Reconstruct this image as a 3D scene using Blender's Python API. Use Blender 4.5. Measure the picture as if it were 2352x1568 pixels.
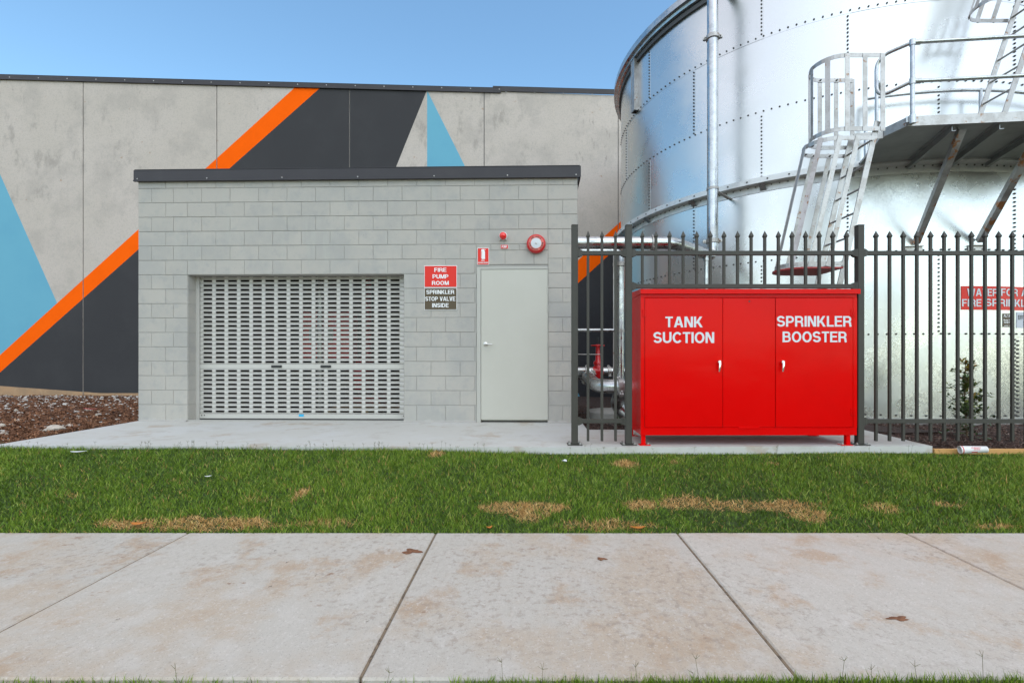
import bpy, math, random
import numpy as np
from mathutils import Vector, Matrix

random.seed(7); rng = np.random.default_rng(11)
scene = bpy.context.scene
for o in list(bpy.data.objects): bpy.data.objects.remove(o)
COL = scene.collection

# ------------------------------------------------------------------ camera, sky, sun, exposure
CH = 0.92                      # camera height above the concrete apron (z = 0)
F = 1080.0                     # focal length in units of a 2352 wide picture
VX, VY = 1215.0, 815.0         # vanishing point of everything that runs straight back
cam_d = bpy.data.cameras.new('camera'); cam = bpy.data.objects.new('camera', cam_d); COL.objects.link(cam)
cam.location = (0, 0, CH); cam.rotation_euler = (math.radians(90), 0, 0)
cam_d.sensor_width = 36; cam_d.lens = 36*F/2352
cam_d.shift_x = (1176-VX)/2352; cam_d.shift_y = (VY-784)/2352
cam_d.clip_start = 0.05; cam_d.clip_end = 3000
scene.camera = cam

SUN_EL, SUN_AZ = math.radians(52), math.radians(24)     # azimuth: to the right of straight behind the camera
to_sun = Vector((math.sin(SUN_AZ)*math.cos(SUN_EL), -math.cos(SUN_AZ)*math.cos(SUN_EL), math.sin(SUN_EL)))
world = bpy.data.worlds.new('World'); scene.world = world; world.use_nodes = True
wn = world.node_tree; bg = wn.nodes['Background']
sky = wn.nodes.new('ShaderNodeTexSky'); sky.sky_type = 'NISHITA'; sky.sun_disc = False
sky.sun_elevation = SUN_EL; sky.sun_rotation = math.radians(180) - SUN_AZ
sky.air_density = 1.0; sky.dust_density = 0.9; sky.ozone_density = 1.0; sky.altitude = 50
tint = wn.nodes.new('ShaderNodeMix'); tint.data_type = 'RGBA'; tint.blend_type = 'MULTIPLY'; tint.inputs[0].default_value = 1.0
tint.inputs[7].default_value = (0.85, 1.06, 1.05, 1)
wn.links.new(sky.outputs[0], tint.inputs[6]); wn.links.new(tint.outputs[2], bg.inputs[0]); bg.inputs[1].default_value = 0.15
sun_d = bpy.data.lights.new('sun', 'SUN'); sun = bpy.data.objects.new('sun', sun_d); COL.objects.link(sun)
sun_d.energy = 1.5; sun_d.angle = math.radians(160); sun_d.color = (1.0, 0.75, 0.50)
sun.rotation_euler = to_sun.to_track_quat('Z', 'Y').to_euler()
scene.view_settings.view_transform = 'Standard'; scene.view_settings.look = 'None'
scene.view_settings.exposure = 0.85; scene.view_settings.gamma = 1.0
scene.view_settings.use_curve_mapping = False

# ------------------------------------------------------------------ helpers
def at(x, y, Y):
    """world point at depth Y seen at (x, y) of a 2352 wide picture"""
    return Vector(((x-VX)*Y/F, Y, CH+(VY-y)*Y/F))
def wx(x, Y): return (x-VX)*Y/F
def wz(y, Y): return CH+(VY-y)*Y/F

def wloc(o):
    v = Vector((0, 0, 0))
    while o is not None: v = v + Vector(o.location); o = o.parent
    return v

class MB:
    def __init__(s): s.v = []; s.f = []; s.m = []; s.mi = 0
    def add(s, vs, fs):
        b = len(s.v); s.v += [tuple(v) for v in vs]
        s.f += [tuple(i+b for i in f) for f in fs]; s.m += [s.mi]*len(fs); return s
    def box(s, x0, x1, y0, y1, z0, z1):
        return s.add([(x0,y0,z0),(x1,y0,z0),(x1,y1,z0),(x0,y1,z0),(x0,y0,z1),(x1,y0,z1),(x1,y1,z1),(x0,y1,z1)],
                     [(0,3,2,1),(4,5,6,7),(0,1,5,4),(1,2,6,5),(2,3,7,6),(3,0,4,7)])
    def cbox(s, x0, x1, y0, y1, z0, z1, b):
        """box with chamfered edges"""
        vs = []; idx = {}
        for ix, X in enumerate((x0, x1)):
            for iy, Y in enumerate((y0, y1)):
                for iz, Z in enumerate((z0, z1)):
                    sx, sy, sz = (b, -b)[ix], (b, -b)[iy], (b, -b)[iz]
                    for ax, p in enumerate(((X, Y+sy, Z+sz), (X+sx, Y, Z+sz), (X+sx, Y+sy, Z))):
                        idx[ix, iy, iz, ax] = len(vs); vs.append(p)
        g = lambda a, i: idx[a[0], a[1], a[2], i]
        fs = []
        for ax in range(3):
            o1, o2 = (ax+1) % 3, (ax+2) % 3
            for sd in (0, 1):
                c = []
                for p, q in ((0,0),(1,0),(1,1),(0,1)):
                    a = [0,0,0]; a[ax] = sd; a[o1] = p; a[o2] = q; c.append(g(a, ax))
                fs.append(tuple(c) if sd else tuple(c[::-1]))
            for p in (0, 1):
                for q in (0, 1):
                    a = [0,0,0]; a[o1] = p; a[o2] = q; e = list(a); e[ax] = 1
                    c = (g(a, o1), g(e, o1), g(e, o2), g(a, o2)); fs.append(c if p == q else c[::-1])
        for ix in (0, 1):
            for iy in (0, 1):
                for iz in (0, 1):
                    c = (g((ix,iy,iz),0), g((ix,iy,iz),1), g((ix,iy,iz),2)); fs.append(c if (ix+iy+iz) % 2 else c[::-1])
        return s.add(vs, fs)
    def bar(s, a, b, w, h, up=(0,0,1)):
        """rectangular bar from a to b; w across, h along up"""
        a, b = Vector(a), Vector(b); d = (b-a).normalized(); u = Vector(up)
        r = d.cross(u); r = r.normalized() if r.length > 1e-5 else Vector((1,0,0)); u = r.cross(d).normalized()
        vs = []
        for p in (a, b):
            for i, j in ((-1,-1),(1,-1),(1,1),(-1,1)): vs.append(p + r*(i*w/2) + u*(j*h/2))
        return s.add(vs, [(0,1,2,3),(7,6,5,4),(0,4,5,1),(1,5,6,2),(2,6,7,3),(3,7,4,0)])
    def tube(s, pts, r, n=14, caps=True):
        pts = [Vector(p) for p in pts]; k = len(pts); rs = r if isinstance(r, (list, tuple)) else [r]*k
        tang = []
        for i in range(k):
            t = (pts[min(i+1, k-1)]-pts[max(i-1, 0)]); tang.append(t.normalized())
        ref = Vector((0,0,1)) if abs(tang[0].z) < .9 else Vector((1,0,0))
        nrm = (ref - tang[0]*ref.dot(tang[0])).normalized(); vs = []; fs = []
        for i in range(k):
            nrm = (nrm - tang[i]*nrm.dot(tang[i])).normalized(); bi = tang[i].cross(nrm)
            for j in range(n):
                a = 2*math.pi*j/n; vs.append(pts[i] + (nrm*math.cos(a)+bi*math.sin(a))*rs[i])
        for i in range(k-1):
            for j in range(n):
                fs.append((i*n+j, i*n+(j+1) % n, (i+1)*n+(j+1) % n, (i+1)*n+j))
        if caps: fs += [tuple(range(n))[::-1], tuple(range((k-1)*n, k*n))]
        return s.add(vs, fs)
    def lathe(s, prof, c, axis='z', n=24, a0=0, a1=2*math.pi):
        c = Vector(c); full = abs(a1-a0-2*math.pi) < 1e-6; m = n if full else n+1; vs = []; fs = []
        for r, h in prof:
            for j in range(m):
                a = a0+(a1-a0)*j/n; x, y = r*math.cos(a), r*math.sin(a)
                vs.append(c + (Vector((x, y, h)) if axis == 'z' else Vector((x, -h, y)) if axis == 'y' else Vector((h, x, y))))
        for i in range(len(prof)-1):
            for j in range(n if full else n):
                q = (j+1) % m; fs.append((i*m+j, i*m+q, (i+1)*m+q, (i+1)*m+j))
        return s.add(vs, fs)
    def prism(s, poly, z0, z1):
        n = len(poly); vs = [(x, y, z0) for x, y in poly]+[(x, y, z1) for x, y in poly]
        fs = [tuple(range(n))[::-1], tuple(range(n, 2*n))]+[(i, (i+1) % n, n+(i+1) % n, n+i) for i in range(n)]
        return s.add(vs, fs)
    def mesh(s, name, mat, smooth=None, off=(0,0,0)):
        me = bpy.data.meshes.new(name)
        if off != (0,0,0): s.v = [(a-off[0], b-off[1], c-off[2]) for a, b, c in s.v]
        me.from_pydata(s.v, [], s.f)
        for mm in (mat if isinstance(mat, (list, tuple)) else [mat]): me.materials.append(mm)
        if isinstance(mat, (list, tuple)): me.polygons.foreach_set('material_index', s.m)
        if smooth is not None:
            me.polygons.foreach_set('use_smooth', [True]*len(me.polygons)); me.set_sharp_from_angle(angle=math.radians(smooth))
        me.update(); return me
    def build(s, name, mat, parent=None, smooth=None, local=False, kind=None, label=None, loc=None):
        off = (0,0,0)
        if parent is not None and not local: off = tuple(wloc(parent))
        if loc is not None: off = tuple(loc)
        me = s.mesh(name, mat, smooth, off)
        return link(name, me, parent, loc if loc is not None else None, kind, label)
def link(name, me, parent=None, loc=None, kind=None, label=None):
    o = bpy.data.objects.new(name, me); COL.objects.link(o)
    if loc is not None: o.location = loc
    if parent is not None: o.parent = parent
    if kind: o['kind'] = kind
    if label: o['label'] = label
    return o
def tag(o, label, cat, group=None):
    o['label'] = label; o['category'] = cat
    if group: o['group'] = group
    return o
def thing(name, label, cat, loc=(0,0,0), group=None):
    return tag(link(name, None, None, loc), label, cat, group)

def rounded(pts, r, n=5):
    """polyline with its inner corners rounded"""
    pts = [Vector(p) for p in pts]; out = [pts[0]]
    for i in range(1, len(pts)-1):
        a, b, c = pts[i-1], pts[i], pts[i+1]; d1 = (a-b).normalized(); d2 = (c-b).normalized()
        k = min(r, (a-b).length*.49, (c-b).length*.49); p, q = b+d1*k, b+d2*k
        for j in range(n+1):
            t = j/n; out.append(p*(1-t)**2 + b*2*t*(1-t) + q*t*t)
    return out+[pts[-1]]

# ------------------------------------------------------------------ materials
def M(name, base, rough=.6, metal=0., var=(), bump=(), coat=0., rand=0., spec=.5, roughvar=None, spangle=0.):
    m = bpy.data.materials.new(name); m.use_nodes = True; nt = m.node_tree; L = nt.links; N = nt.nodes
    b = N['Principled BSDF']; b.inputs['Roughness'].default_value = rough; b.inputs['Metallic'].default_value = metal
    b.inputs['Specular IOR Level'].default_value = spec
    if coat: b.inputs['Coat Weight'].default_value = coat; b.inputs['Coat Roughness'].default_value = .08
    geo = N.new('ShaderNodeNewGeometry'); pos = geo.outputs['Position']
    def noise(scale, detail=4, st=(1,1,1), off=0, rg=.55):
        mp = N.new('ShaderNodeMapping'); mp.inputs['Scale'].default_value = st; mp.inputs['Location'].default_value = (off, off*1.7, off*.6)
        L.new(pos, mp.inputs[0]); t = N.new('ShaderNodeTexNoise'); t.inputs['Scale'].default_value = scale
        t.inputs['Detail'].default_value = detail; t.inputs['Roughness'].default_value = rg
        L.new(mp.outputs[0], t.inputs['Vector']); return t.outputs['Fac']
    def ramp(src, lo, hi, a=0., c=1.):
        r = N.new('ShaderNodeMapRange'); r.interpolation_type = 'SMOOTHSTEP'
        for i, v in enumerate((lo, hi, a, c)): r.inputs[i+1].default_value = v
        L.new(src, r.inputs[0]); return r.outputs[0]
    col = N.new('ShaderNodeRGB'); col.outputs[0].default_value = (*base, 1); cur = col.outputs[0]
    for i, v in enumerate(var):
        sc, c2, lo, hi, amt = v[:5]; st = v[5] if len(v) > 5 else (1,1,1); mask = v[6] if len(v) > 6 else None
        f = ramp(noise(sc, 9, st, off=3.1*i+1, rg=.66), lo, hi, 0, amt)
        if mask:
            f2 = ramp(noise(mask[0], 3, off=7.7+i), mask[1], mask[2]); mu = N.new('ShaderNodeMath'); mu.operation = 'MULTIPLY'
            L.new(f, mu.inputs[0]); L.new(f2, mu.inputs[1]); f = mu.outputs[0]
        mx = N.new('ShaderNodeMix'); mx.data_type = 'RGBA'
        L.new(f, mx.inputs[0]); L.new(cur, mx.inputs[6]); mx.inputs[7].default_value = (*c2, 1); cur = mx.outputs[2]
    if rand:
        oi = N.new('ShaderNodeObjectInfo'); mr = N.new('ShaderNodeMapRange'); mr.inputs[3].default_value = 1-rand; mr.inputs[4].default_value = 1+rand
        L.new(oi.outputs['Random'], mr.inputs[0]); mx = N.new('ShaderNodeVectorMath'); mx.operation = 'SCALE'
        L.new(cur, mx.inputs[0]); L.new(mr.outputs[0], mx.inputs['Scale']); cur = mx.outputs[0]
    L.new(cur, b.inputs['Base Color'])
    if roughvar:
        L.new(ramp(noise(roughvar[0], 5, off=5), .35, .65, roughvar[1], roughvar[2]), b.inputs['Roughness'])
    nrm = None
    for sc, stg, dist in bump:
        bp = N.new('ShaderNodeBump'); bp.inputs['Strength'].default_value = stg; bp.inputs['Distance'].default_value = dist
        L.new(noise(sc, 5, off=9), bp.inputs['Height'])
        if nrm: L.new(nrm, bp.inputs['Normal'])
        nrm = bp.outputs[0]
    if spangle:
        vo = N.new('ShaderNodeTexVoronoi'); vo.inputs['Scale'].default_value = 85; L.new(pos, vo.inputs['Vector'])
        sb = N.new('ShaderNodeVectorMath'); sb.operation = 'SUBTRACT'; sb.inputs[1].default_value = (.5,.5,.5); L.new(vo.outputs['Color'], sb.inputs[0])
        sc_ = N.new('ShaderNodeVectorMath'); sc_.operation = 'SCALE'; L.new(sb.outputs[0], sc_.inputs[0])
        L.new(ramp(noise(.9, 3, off=2), .4, .62, spangle*.4, spangle), sc_.inputs['Scale'])
        ad = N.new('ShaderNodeVectorMath'); L.new(nrm if nrm else geo.outputs['Normal'], ad.inputs[0]); L.new(sc_.outputs[0], ad.inputs[1])
        no = N.new('ShaderNodeVectorMath'); no.operation = 'NORMALIZE'; L.new(ad.outputs[0], no.inputs[0]); nrm = no.outputs[0]
    if nrm: L.new(nrm, b.inputs['Normal'])
    return m

def blade_mat(name, cols, rough=.55):
    """leaf material coloured by a per-face tone attribute (0..1)"""
    m = bpy.data.materials.new(name); m.use_nodes = True; N = m.node_tree.nodes; L = m.node_tree.links; b = N['Principled BSDF']
    at_ = N.new('ShaderNodeAttribute'); at_.attribute_name = 'tone'
    r = N.new('ShaderNodeValToRGB'); r.color_ramp.elements[0].position = cols[0][0]; r.color_ramp.elements[0].color = (*cols[0][1], 1)
    r.color_ramp.elements[1].position = cols[-1][0]; r.color_ramp.elements[1].color = (*cols[-1][1], 1)
    for p, c in cols[1:-1]: e = r.color_ramp.elements.new(p); e.color = (*c, 1)
    L.new(at_.outputs['Fac'], r.inputs[0]); L.new(r.outputs[0], b.inputs['Base Color'])
    b.inputs['Roughness'].default_value = rough; b.inputs['Specular IOR Level'].default_value = .35
    return m

m_path = M('footpath_concrete', (.455,.42,.37), .85, var=[(.9,(.43,.33,.235),.45,.61,.65),(2.3,(.38,.255,.155),.52,.65,.65),(5,(.50,.465,.42),.50,.64,.55),(7,(.38,.34,.29),.47,.64,.22,(7,.8,1)),(24,(.27,.22,.18),.50,.64,.55,(1,1,1),(1.1,.42,.6)),
      (8,(.22,.11,.055),.61,.68,.85,(1,1.4,1),(.9,.50,.60)),(70,(.60,.56,.52),.54,.68,.55),(22,(.10,.08,.065),.65,.70,.75,(1.,.5,1),(1.7,.45,.58)),(150,(.20,.17,.15),.55,.66,.55)], bump=[(220,.5,.004),(60,.25,.003)], rand=.03)
m_sand = M('joint_sand', (.20,.15,.10), .95, var=[(40,(.08,.06,.045),.5,.6,.8)])
m_apron = M('apron_concrete', (.475,.465,.43), .7, var=[(1.2,(.51,.51,.50),.45,.62,.6),(4,(.38,.355,.315),.52,.66,.5),(2.2,(.35,.26,.18),.56,.66,.55),(30,(.34,.33,.32),.6,.8,.3),(11,(.12,.10,.09),.76,.79,.8)], bump=[(150,.15,.002)])
m_block = M('painted_block', (.41,.383,.345), .75, var=[(1.2,(.335,.328,.31),.42,.62,.7),(6,(.325,.32,.305),.5,.66,.6),(2.2,(.40,.39,.355),.55,.7,.6,(2.5,2.5,.4)),(130,(.13,.13,.125),.60,.68,.75,(1,1,1),(1.6,.42,.6))], bump=[(200,.6,.004),(700,.3,.0015)], rand=.022)
m_joint = M('painted_mortar', (.345,.33,.305), .8, bump=[(120,.4,.003)])
m_flash = M('charcoal_flashing', (.040,.037,.042), .5, var=[(2,(.052,.048,.052),.4,.7,.6)], spec=.3)
m_conc = M('precast_concrete', (.49,.43,.38), .8, var=[(.35,(.52,.455,.41),.42,.60,.8),(.9,(.39,.345,.31),.47,.66,.65),(70,(.2,.18,.16),.64,.69,.6),(2.6,(.22,.195,.175),.52,.68,.5,(1,1,.55),(.22,.46,.58)),
      (7,(.19,.165,.15),.55,.68,.6,(1,1,.35),(.33,.48,.6)),(3.1,(.34,.20,.12),.64,.68,.65),(30,(.31,.28,.255),.48,.64,.4)], bump=[(30,.15,.004)])
m_dark = M('charcoal_paint', (.036,.035,.038), .7, var=[(.8,(.044,.043,.046),.4,.7,.8),(2.5,(.07,.073,.08),.70,.78,.5)], spec=.25)
m_orange = M('orange_paint', (.96,.120,.0), .75, spec=.08, var=[(1.5,(.88,.108,.0),.4,.7,.7)])
m_blue = M('sky_blue_paint', (.135,.375,.50), .65, var=[(.7,(.12,.345,.48),.4,.7,.7)], spec=.2)
m_tan = M('clay_stained_concrete', (.40,.245,.135), .85, var=[(2,(.30,.20,.12),.4,.65,.8),(9,(.45,.31,.19),.5,.7,.6)])
m_sealant = M('joint_sealant', (.17,.165,.16), .7)
m_galv = M('tank_galvanised_steel', (.62,.63,.62), .2, .92, var=[(1.6,(.62,.63,.63),.4,.7,.7),(60,(.56,.57,.575),.5,.7,.5)], roughvar=(1.4,.24,.34), spangle=.06, rand=.04)
m_galv2 = M('pipe_galvanised_steel', (.50,.51,.51), .28, 1., var=[(7,(.38,.39,.40),.46,.62,.8),(40,(.32,.33,.34),.54,.66,.6)], roughvar=(9,.2,.42), spangle=.05)
m_galv3 = M('weathered_galvanised_steel', (.43,.415,.40), .40, .75, var=[(6,(.33,.31,.29),.46,.60,.8),(11,(.24,.12,.055),.60,.65,.85),(45,(.26,.245,.235),.55,.66,.6)], bump=[(90,.1,.002)])
m_deck = M('platform_plate', (.36,.37,.375), .42, .7, var=[(3,(.26,.27,.28),.4,.7,.8)])
m_rusty = M('rust_streaked_strut', (.50,.50,.50), .45, .7, var=[(3.5,(.22,.2,.2),.4,.65,.7),(4.5,(.40,.15,.035),.54,.60,.9)])
m_bolt = M('dark_bolt', (.10,.095,.09), .45, .6)
m_fence = M('charcoal_powdercoat', (.046,.043,.036), .45, var=[(3,(.056,.052,.044),.4,.7,.7)], spec=.3)
m_red = M('red_gloss_enamel', (.66,.0005,.0005), .17, var=[(1.2,(.58,.0005,.0005),.4,.7,.6)], bump=[(1.7,.25,.03),(7,.06,.01),(40,.03,.001)], spec=.11)
m_red2 = M('red_valve_paint', (.55,.006,.01), .3, coat=.3)
m_redlens = M('red_lens', (.75,.01,.008), .12, coat=.8)
m_redbrown = M('dull_red_plate', (.30,.022,.018), .5)
m_letter = M('silver_reflective_letters', (.62,.65,.68), .5)
m_white = M('white_print', (.78,.78,.78), .45)
m_black = M('black_print', (.02,.02,.02), .5)
m_signred = M('sign_red', (.66,.018,.008), .35, spec=.3)
m_signbrown = M('sign_brown', (.085,.060,.032), .35, spec=.3)
m_door = M('door_paint', (.46,.445,.39), .48, var=[(1.5,(.49,.475,.42),.4,.7,.6)])
m_frame = M('door_frame_paint', (.42,.41,.37), .5)
m_shut = M('shutter_aluminium', (.49,.472,.44), .42, .15)
m_blacksteel = M('black_plastic', (.018,.018,.02), .4)
m_chrome = M('chrome', (.75,.75,.76), .14, 1.)
m_steelknob = M('satin_steel', (.62,.61,.59), .3, 1.)
m_bluestick = M('blue_sticker', (.02,.36,.62), .4)
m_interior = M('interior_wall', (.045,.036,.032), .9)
m_soil = M('mulch_soil', (.11,.050,.026), .95, var=[(20,(.035,.018,.011),.45,.65,.8),(60,(.14,.07,.04),.55,.7,.7)], bump=[(60,.8,.03)])
m_soil2 = M('dark_mulch_soil', (.05,.028,.021), .95, var=[(30,(.025,.014,.011),.45,.65,.8)], bump=[(60,.8,.03)])
m_turf = M('turf_soil', (.035,.06,.012), .95, var=[(6,(.025,.045,.009),.4,.65,.8),(1.6,(.09,.07,.03),.66,.74,.5)], bump=[(80,.8,.02)])
m_wood = M('pine_edging', (.55,.30,.10), .7, var=[(6,(.46,.23,.07),.45,.65,.7,(.3,6,6)),(20,(.30,.15,.05),.62,.75,.5)])
m_stone = M('pale_stone', (.46,.40,.34), .9, var=[(12,(.30,.25,.20),.45,.65,.8),(40,(.58,.54,.48),.55,.7,.6)], bump=[(40,.5,.01)])
m_pebble = M('white_pebble', (.62,.60,.56), .8, var=[(25,(.42,.36,.30),.5,.7,.7)])
m_asphalt = M('asphalt', (.05,.05,.05), .9, bump=[(150,.4,.004)])
m_land = M('dry_lawn', (.09,.11,.035), .95, var=[(.5,(.12,.11,.05),.45,.65,.7)])
m_kerb = M('kerb_concrete', (.27,.26,.245), .85)
m_cup = M('paper_cup', (.74,.72,.71), .5)
m_cupred = M('cup_red_print', (.62,.03,.03), .5)
m_leafor = M('fallen_leaf', (.50,.17,.025), .6)
m_wood2 = M('timber_bearer', (.35,.23,.11), .7)
m_grey = M('grey_cabinet', (.30,.32,.27), .5)
m_greytank = M('tank_label_grey', (.50,.52,.58), .45)
m_grass = blade_mat('grass_blades', [(0,(.035,.062,.004)),(.25,(.098,.185,.010)),(.5,(.195,.285,.020)),(.72,(.40,.43,.10)),(.80,(.42,.23,.075)),(.92,(.58,.33,.115)),(1,(.72,.50,.22))])
m_chip = blade_mat('wood_chips', [(0,(.055,.021,.010)),(.4,(.155,.066,.031)),(.8,(.28,.125,.060)),(1,(.42,.24,.14))], .85)
m_chip2 = blade_mat('dark_wood_chips', [(0,(.030,.015,.011)),(.45,(.085,.045,.034)),(.85,(.19,.115,.09)),(1,(.36,.27,.22))], .8)
m_leaf = blade_mat('shrub_leaves', [(0,(.02,.045,.012)),(.5,(.055,.10,.02)),(.75,(.20,.22,.03)),(.9,(.38,.20,.035)),(1,(.36,.08,.03))], .35)
m_stem = M('plant_stem', (.14,.09,.05), .8)

# ------------------------------------------------------------------ lettering
_cache = {}
T_ = .17
def glyph(ch):
    '''bold grotesque capitals from thick strokes: (width, list of quad strips)'''
    h = T_/2; lo, hi = h, 1-h; out = []
    def stroke(pts, t=T_):
        pts = [Vector((a, c, 0)) for a, c in pts]; pts = [p for i, p in enumerate(pts) if i == 0 or (p-pts[i-1]).length > 1e-4]; L_, R_ = [], []; n = len(pts)
        for i, p in enumerate(pts):
            d1 = (pts[i]-pts[i-1]).normalized() if i else (pts[1]-pts[0]).normalized()
            d2 = (pts[i+1]-pts[i]).normalized() if i < n-1 else d1
            m = (d1+d2).normalized(); nn = Vector((-m.y, m.x, 0)); k = t/2/max(.35, nn.dot(Vector((-d1.y, d1.x, 0))))
            L_.append(p+nn*k); R_.append(p-nn*k)
        out.append((L_, R_))
    def diag(x0, y0, x1, y1, w=T_*1.08):
        a, c = ((x0, y0), (x1, y1)) if y0 > y1 else ((x1, y1), (x0, y0))
        out.append(([Vector((a[0]+w/2, a[1], 0)), Vector((c[0]+w/2, c[1], 0))], [Vector((a[0]-w/2, a[1], 0)), Vector((c[0]-w/2, c[1], 0))]))
    def arc(cx, cy, rx, ry, a0, a1, n=12): return [(cx+rx*math.cos(math.radians(a0+(a1-a0)*i/n)), cy+ry*math.sin(math.radians(a0+(a1-a0)*i/n))) for i in range(n+1)]
    def stem(x): stroke([(x, 1), (x, 0)])
    def bar(x0, x1, y, t=.155): stroke([(x0, y), (x1, y)], t)
    w = .68
    if ch == 'A': w = .76; diag(.095,0,.355,1); diag(.665,0,.405,1); bar(.24,.52,.29)
    elif ch == 'B': w = .68; stem(h); stroke([(h,hi),(.36,hi)]+arc(.36,.72,.19,.195,90,-90)+[(h,.525)],.155); stroke([(h,.525),(.38,.525)]+arc(.38,.305,.215,.22,90,-90)+[(h,lo)],.155)
    elif ch == 'C': w = .72; stroke(arc(.385,.5,.30,.425,38,322,20))
    elif ch == 'D': w = .70; stem(h); stroke([(h,hi),(.30,hi)]+arc(.30,.5,.315,.415,90,-90)+[(h,lo)])
    elif ch == 'E': w = .60; stem(h); bar(h,.60,.92); bar(h,.55,.52); bar(h,.60,.08)
    elif ch == 'F': w = .57; stem(h); bar(h,.57,.92); bar(h,.51,.50)
    elif ch == 'G': w = .74; stroke(arc(.385,.5,.30,.425,40,335,20)); bar(.42,.72,.44,.14); stroke([(.655,.48),(.655,0)],.14)
    elif ch == 'H': w = .68; stem(h); stem(.595); bar(h,.595,.52)
    elif ch == 'I': w = T_; stem(h)
    elif ch == 'J': w = .52; stroke([(.435,1),(.435,.29)]+arc(.26,.29,.175,.21,0,-180))
    elif ch == 'K': w = .71; stem(h); diag(.20,.36,.56,1,.20); diag(.32,.52,.60,0,.20)
    elif ch == 'L': w = .56; stem(h); bar(h,.56,.08)
    elif ch == 'M': w = .82; stem(h); stem(.735); diag(.12,1,.41,0,.17); diag(.70,1,.41,0,.17)
    elif ch == 'N': w = .68; stem(h); stem(.595); diag(.12,1,.56,0,.19)
    elif ch == 'O': w = .77; stroke(arc(.385,.5,.30,.425,90,450,28))
    elif ch == 'P': w = .65; stem(h); stroke([(h,hi),(.36,hi)]+arc(.36,.675,.205,.24,90,-90)+[(h,.435)],.16)
    elif ch == 'R': w = .69; stem(h); stroke([(h,hi),(.38,hi)]+arc(.38,.69,.195,.225,90,-90)+[(h,.465)],.16); stroke([(.34,.465),(.49,.44),(.56,.34),(.58,.10),(.62,0)],.165)
    elif ch == 'S': w = .66; stroke(arc(.325,.715,.235,.21,15,262,14)+arc(.335,.295,.245,.21,82,-168,14))
    elif ch == 'T': w = .60; bar(0,.60,.92); stem(.30)
    elif ch == 'U': w = .68; stroke([(h,1),(h,.34)]+arc(.34,.34,.255,.255,180,360)+[(.595,.34),(.595,1)])
    elif ch == 'V': w = .70; diag(.095,1,.335,0); diag(.605,1,.365,0)
    elif ch == 'W': w = .98; diag(.09,1,.255,0); diag(.46,1,.285,0); diag(.52,1,.695,0); diag(.89,1,.725,0)
    elif ch == 'X': w = .70; diag(.10,1,.59,0,.20); diag(.59,1,.10,0,.20)
    elif ch == 'Y': w = .69; diag(.10,1,.33,.42,.19); diag(.59,1,.36,.42,.19); stroke([(.345,.5),(.345,0)])
    elif ch == '3': w = .56; stroke(arc(.27,.715,.19,.205,160,-90,12)); stroke(arc(.27,.295,.20,.215,90,-160,12))
    else: w = .28
    return w, out
def stroke_polys(body):
    vs = []; fs = []; dep = []; x = 0; k = 0
    for ch in body:
        w, strips = glyph(ch)
        for L_, R_ in strips:
            b0 = len(vs); n = len(L_); k += 1
            vs += [(x+p.x, p.y) for p in L_]+[(x+p.x, p.y) for p in R_]; dep += [(k % 4)*.00012]*(2*n)
            for i in range(n-1):
                f = (b0+i, b0+i+1, b0+n+i+1, b0+n+i)
                ar = sum(vs[f[q]][0]*vs[f[(q+1) % 4]][1]-vs[f[(q+1) % 4]][0]*vs[f[q]][1] for q in range(4)); fs.append(f if ar > 0 else f[::-1])
        x += w+.085
    x -= .085
    ys = [v[1] for v in vs]; y0, y1 = min(ys), max(ys)
    return [((a)/x, (c-y0)/(y1-y0), d) for (a, c), d in zip(vs, dep)], fs, x
def text_polys(body, bold):
    k = (body, bold)
    if k in _cache: return _cache[k]
    if body == body.upper() and not any(c.isdigit() for c in body.replace('3', '')):
        vs, fs, asp = stroke_polys(body); _cache[k] = (vs, fs, asp); return _cache[k]
    cu = bpy.data.curves.new('t', 'FONT'); cu.body = body; cu.size = 1; cu.offset = bold; cu.resolution_u = 3; cu.fill_mode = 'FRONT'
    ob = bpy.data.objects.new('t', cu); COL.objects.link(ob); dg = bpy.context.evaluated_depsgraph_get(); dg.update()
    me = bpy.data.meshes.new_from_object(ob.evaluated_get(dg))
    vs = [(v.co.x, v.co.y) for v in me.vertices]; fs = [tuple(p.vertices) for p in me.polygons]
    bpy.data.objects.remove(ob); bpy.data.curves.remove(cu); bpy.data.meshes.remove(me)
    xs = [v[0] for v in vs]; ys = [v[1] for v in vs]; x0, y0 = min(xs), min(ys); w, h = max(xs)-x0, max(ys)-y0
    _cache[k] = ([((x-x0)/w, (y-y0)/h, 0.) for x, y in vs], fs, w/h); return _cache[k]
def words(body, x0, x1):
    '''each word of a line with its own extent'''
    ws = body.split(' ')
    if len(ws) == 1: return [(body, x0, x1)]
    adv = lambda w_: sum(glyph(c)[0]+.085 for c in w_)-.085
    tot = sum(adv(w_) for w_ in ws)+.45*(len(ws)-1); out = []; x = 0
    for w_ in ws: out.append((w_, x0+(x1-x0)*x/tot, x0+(x1-x0)*(x+adv(w_))/tot)); x += adv(w_)+.45
    return out
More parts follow.
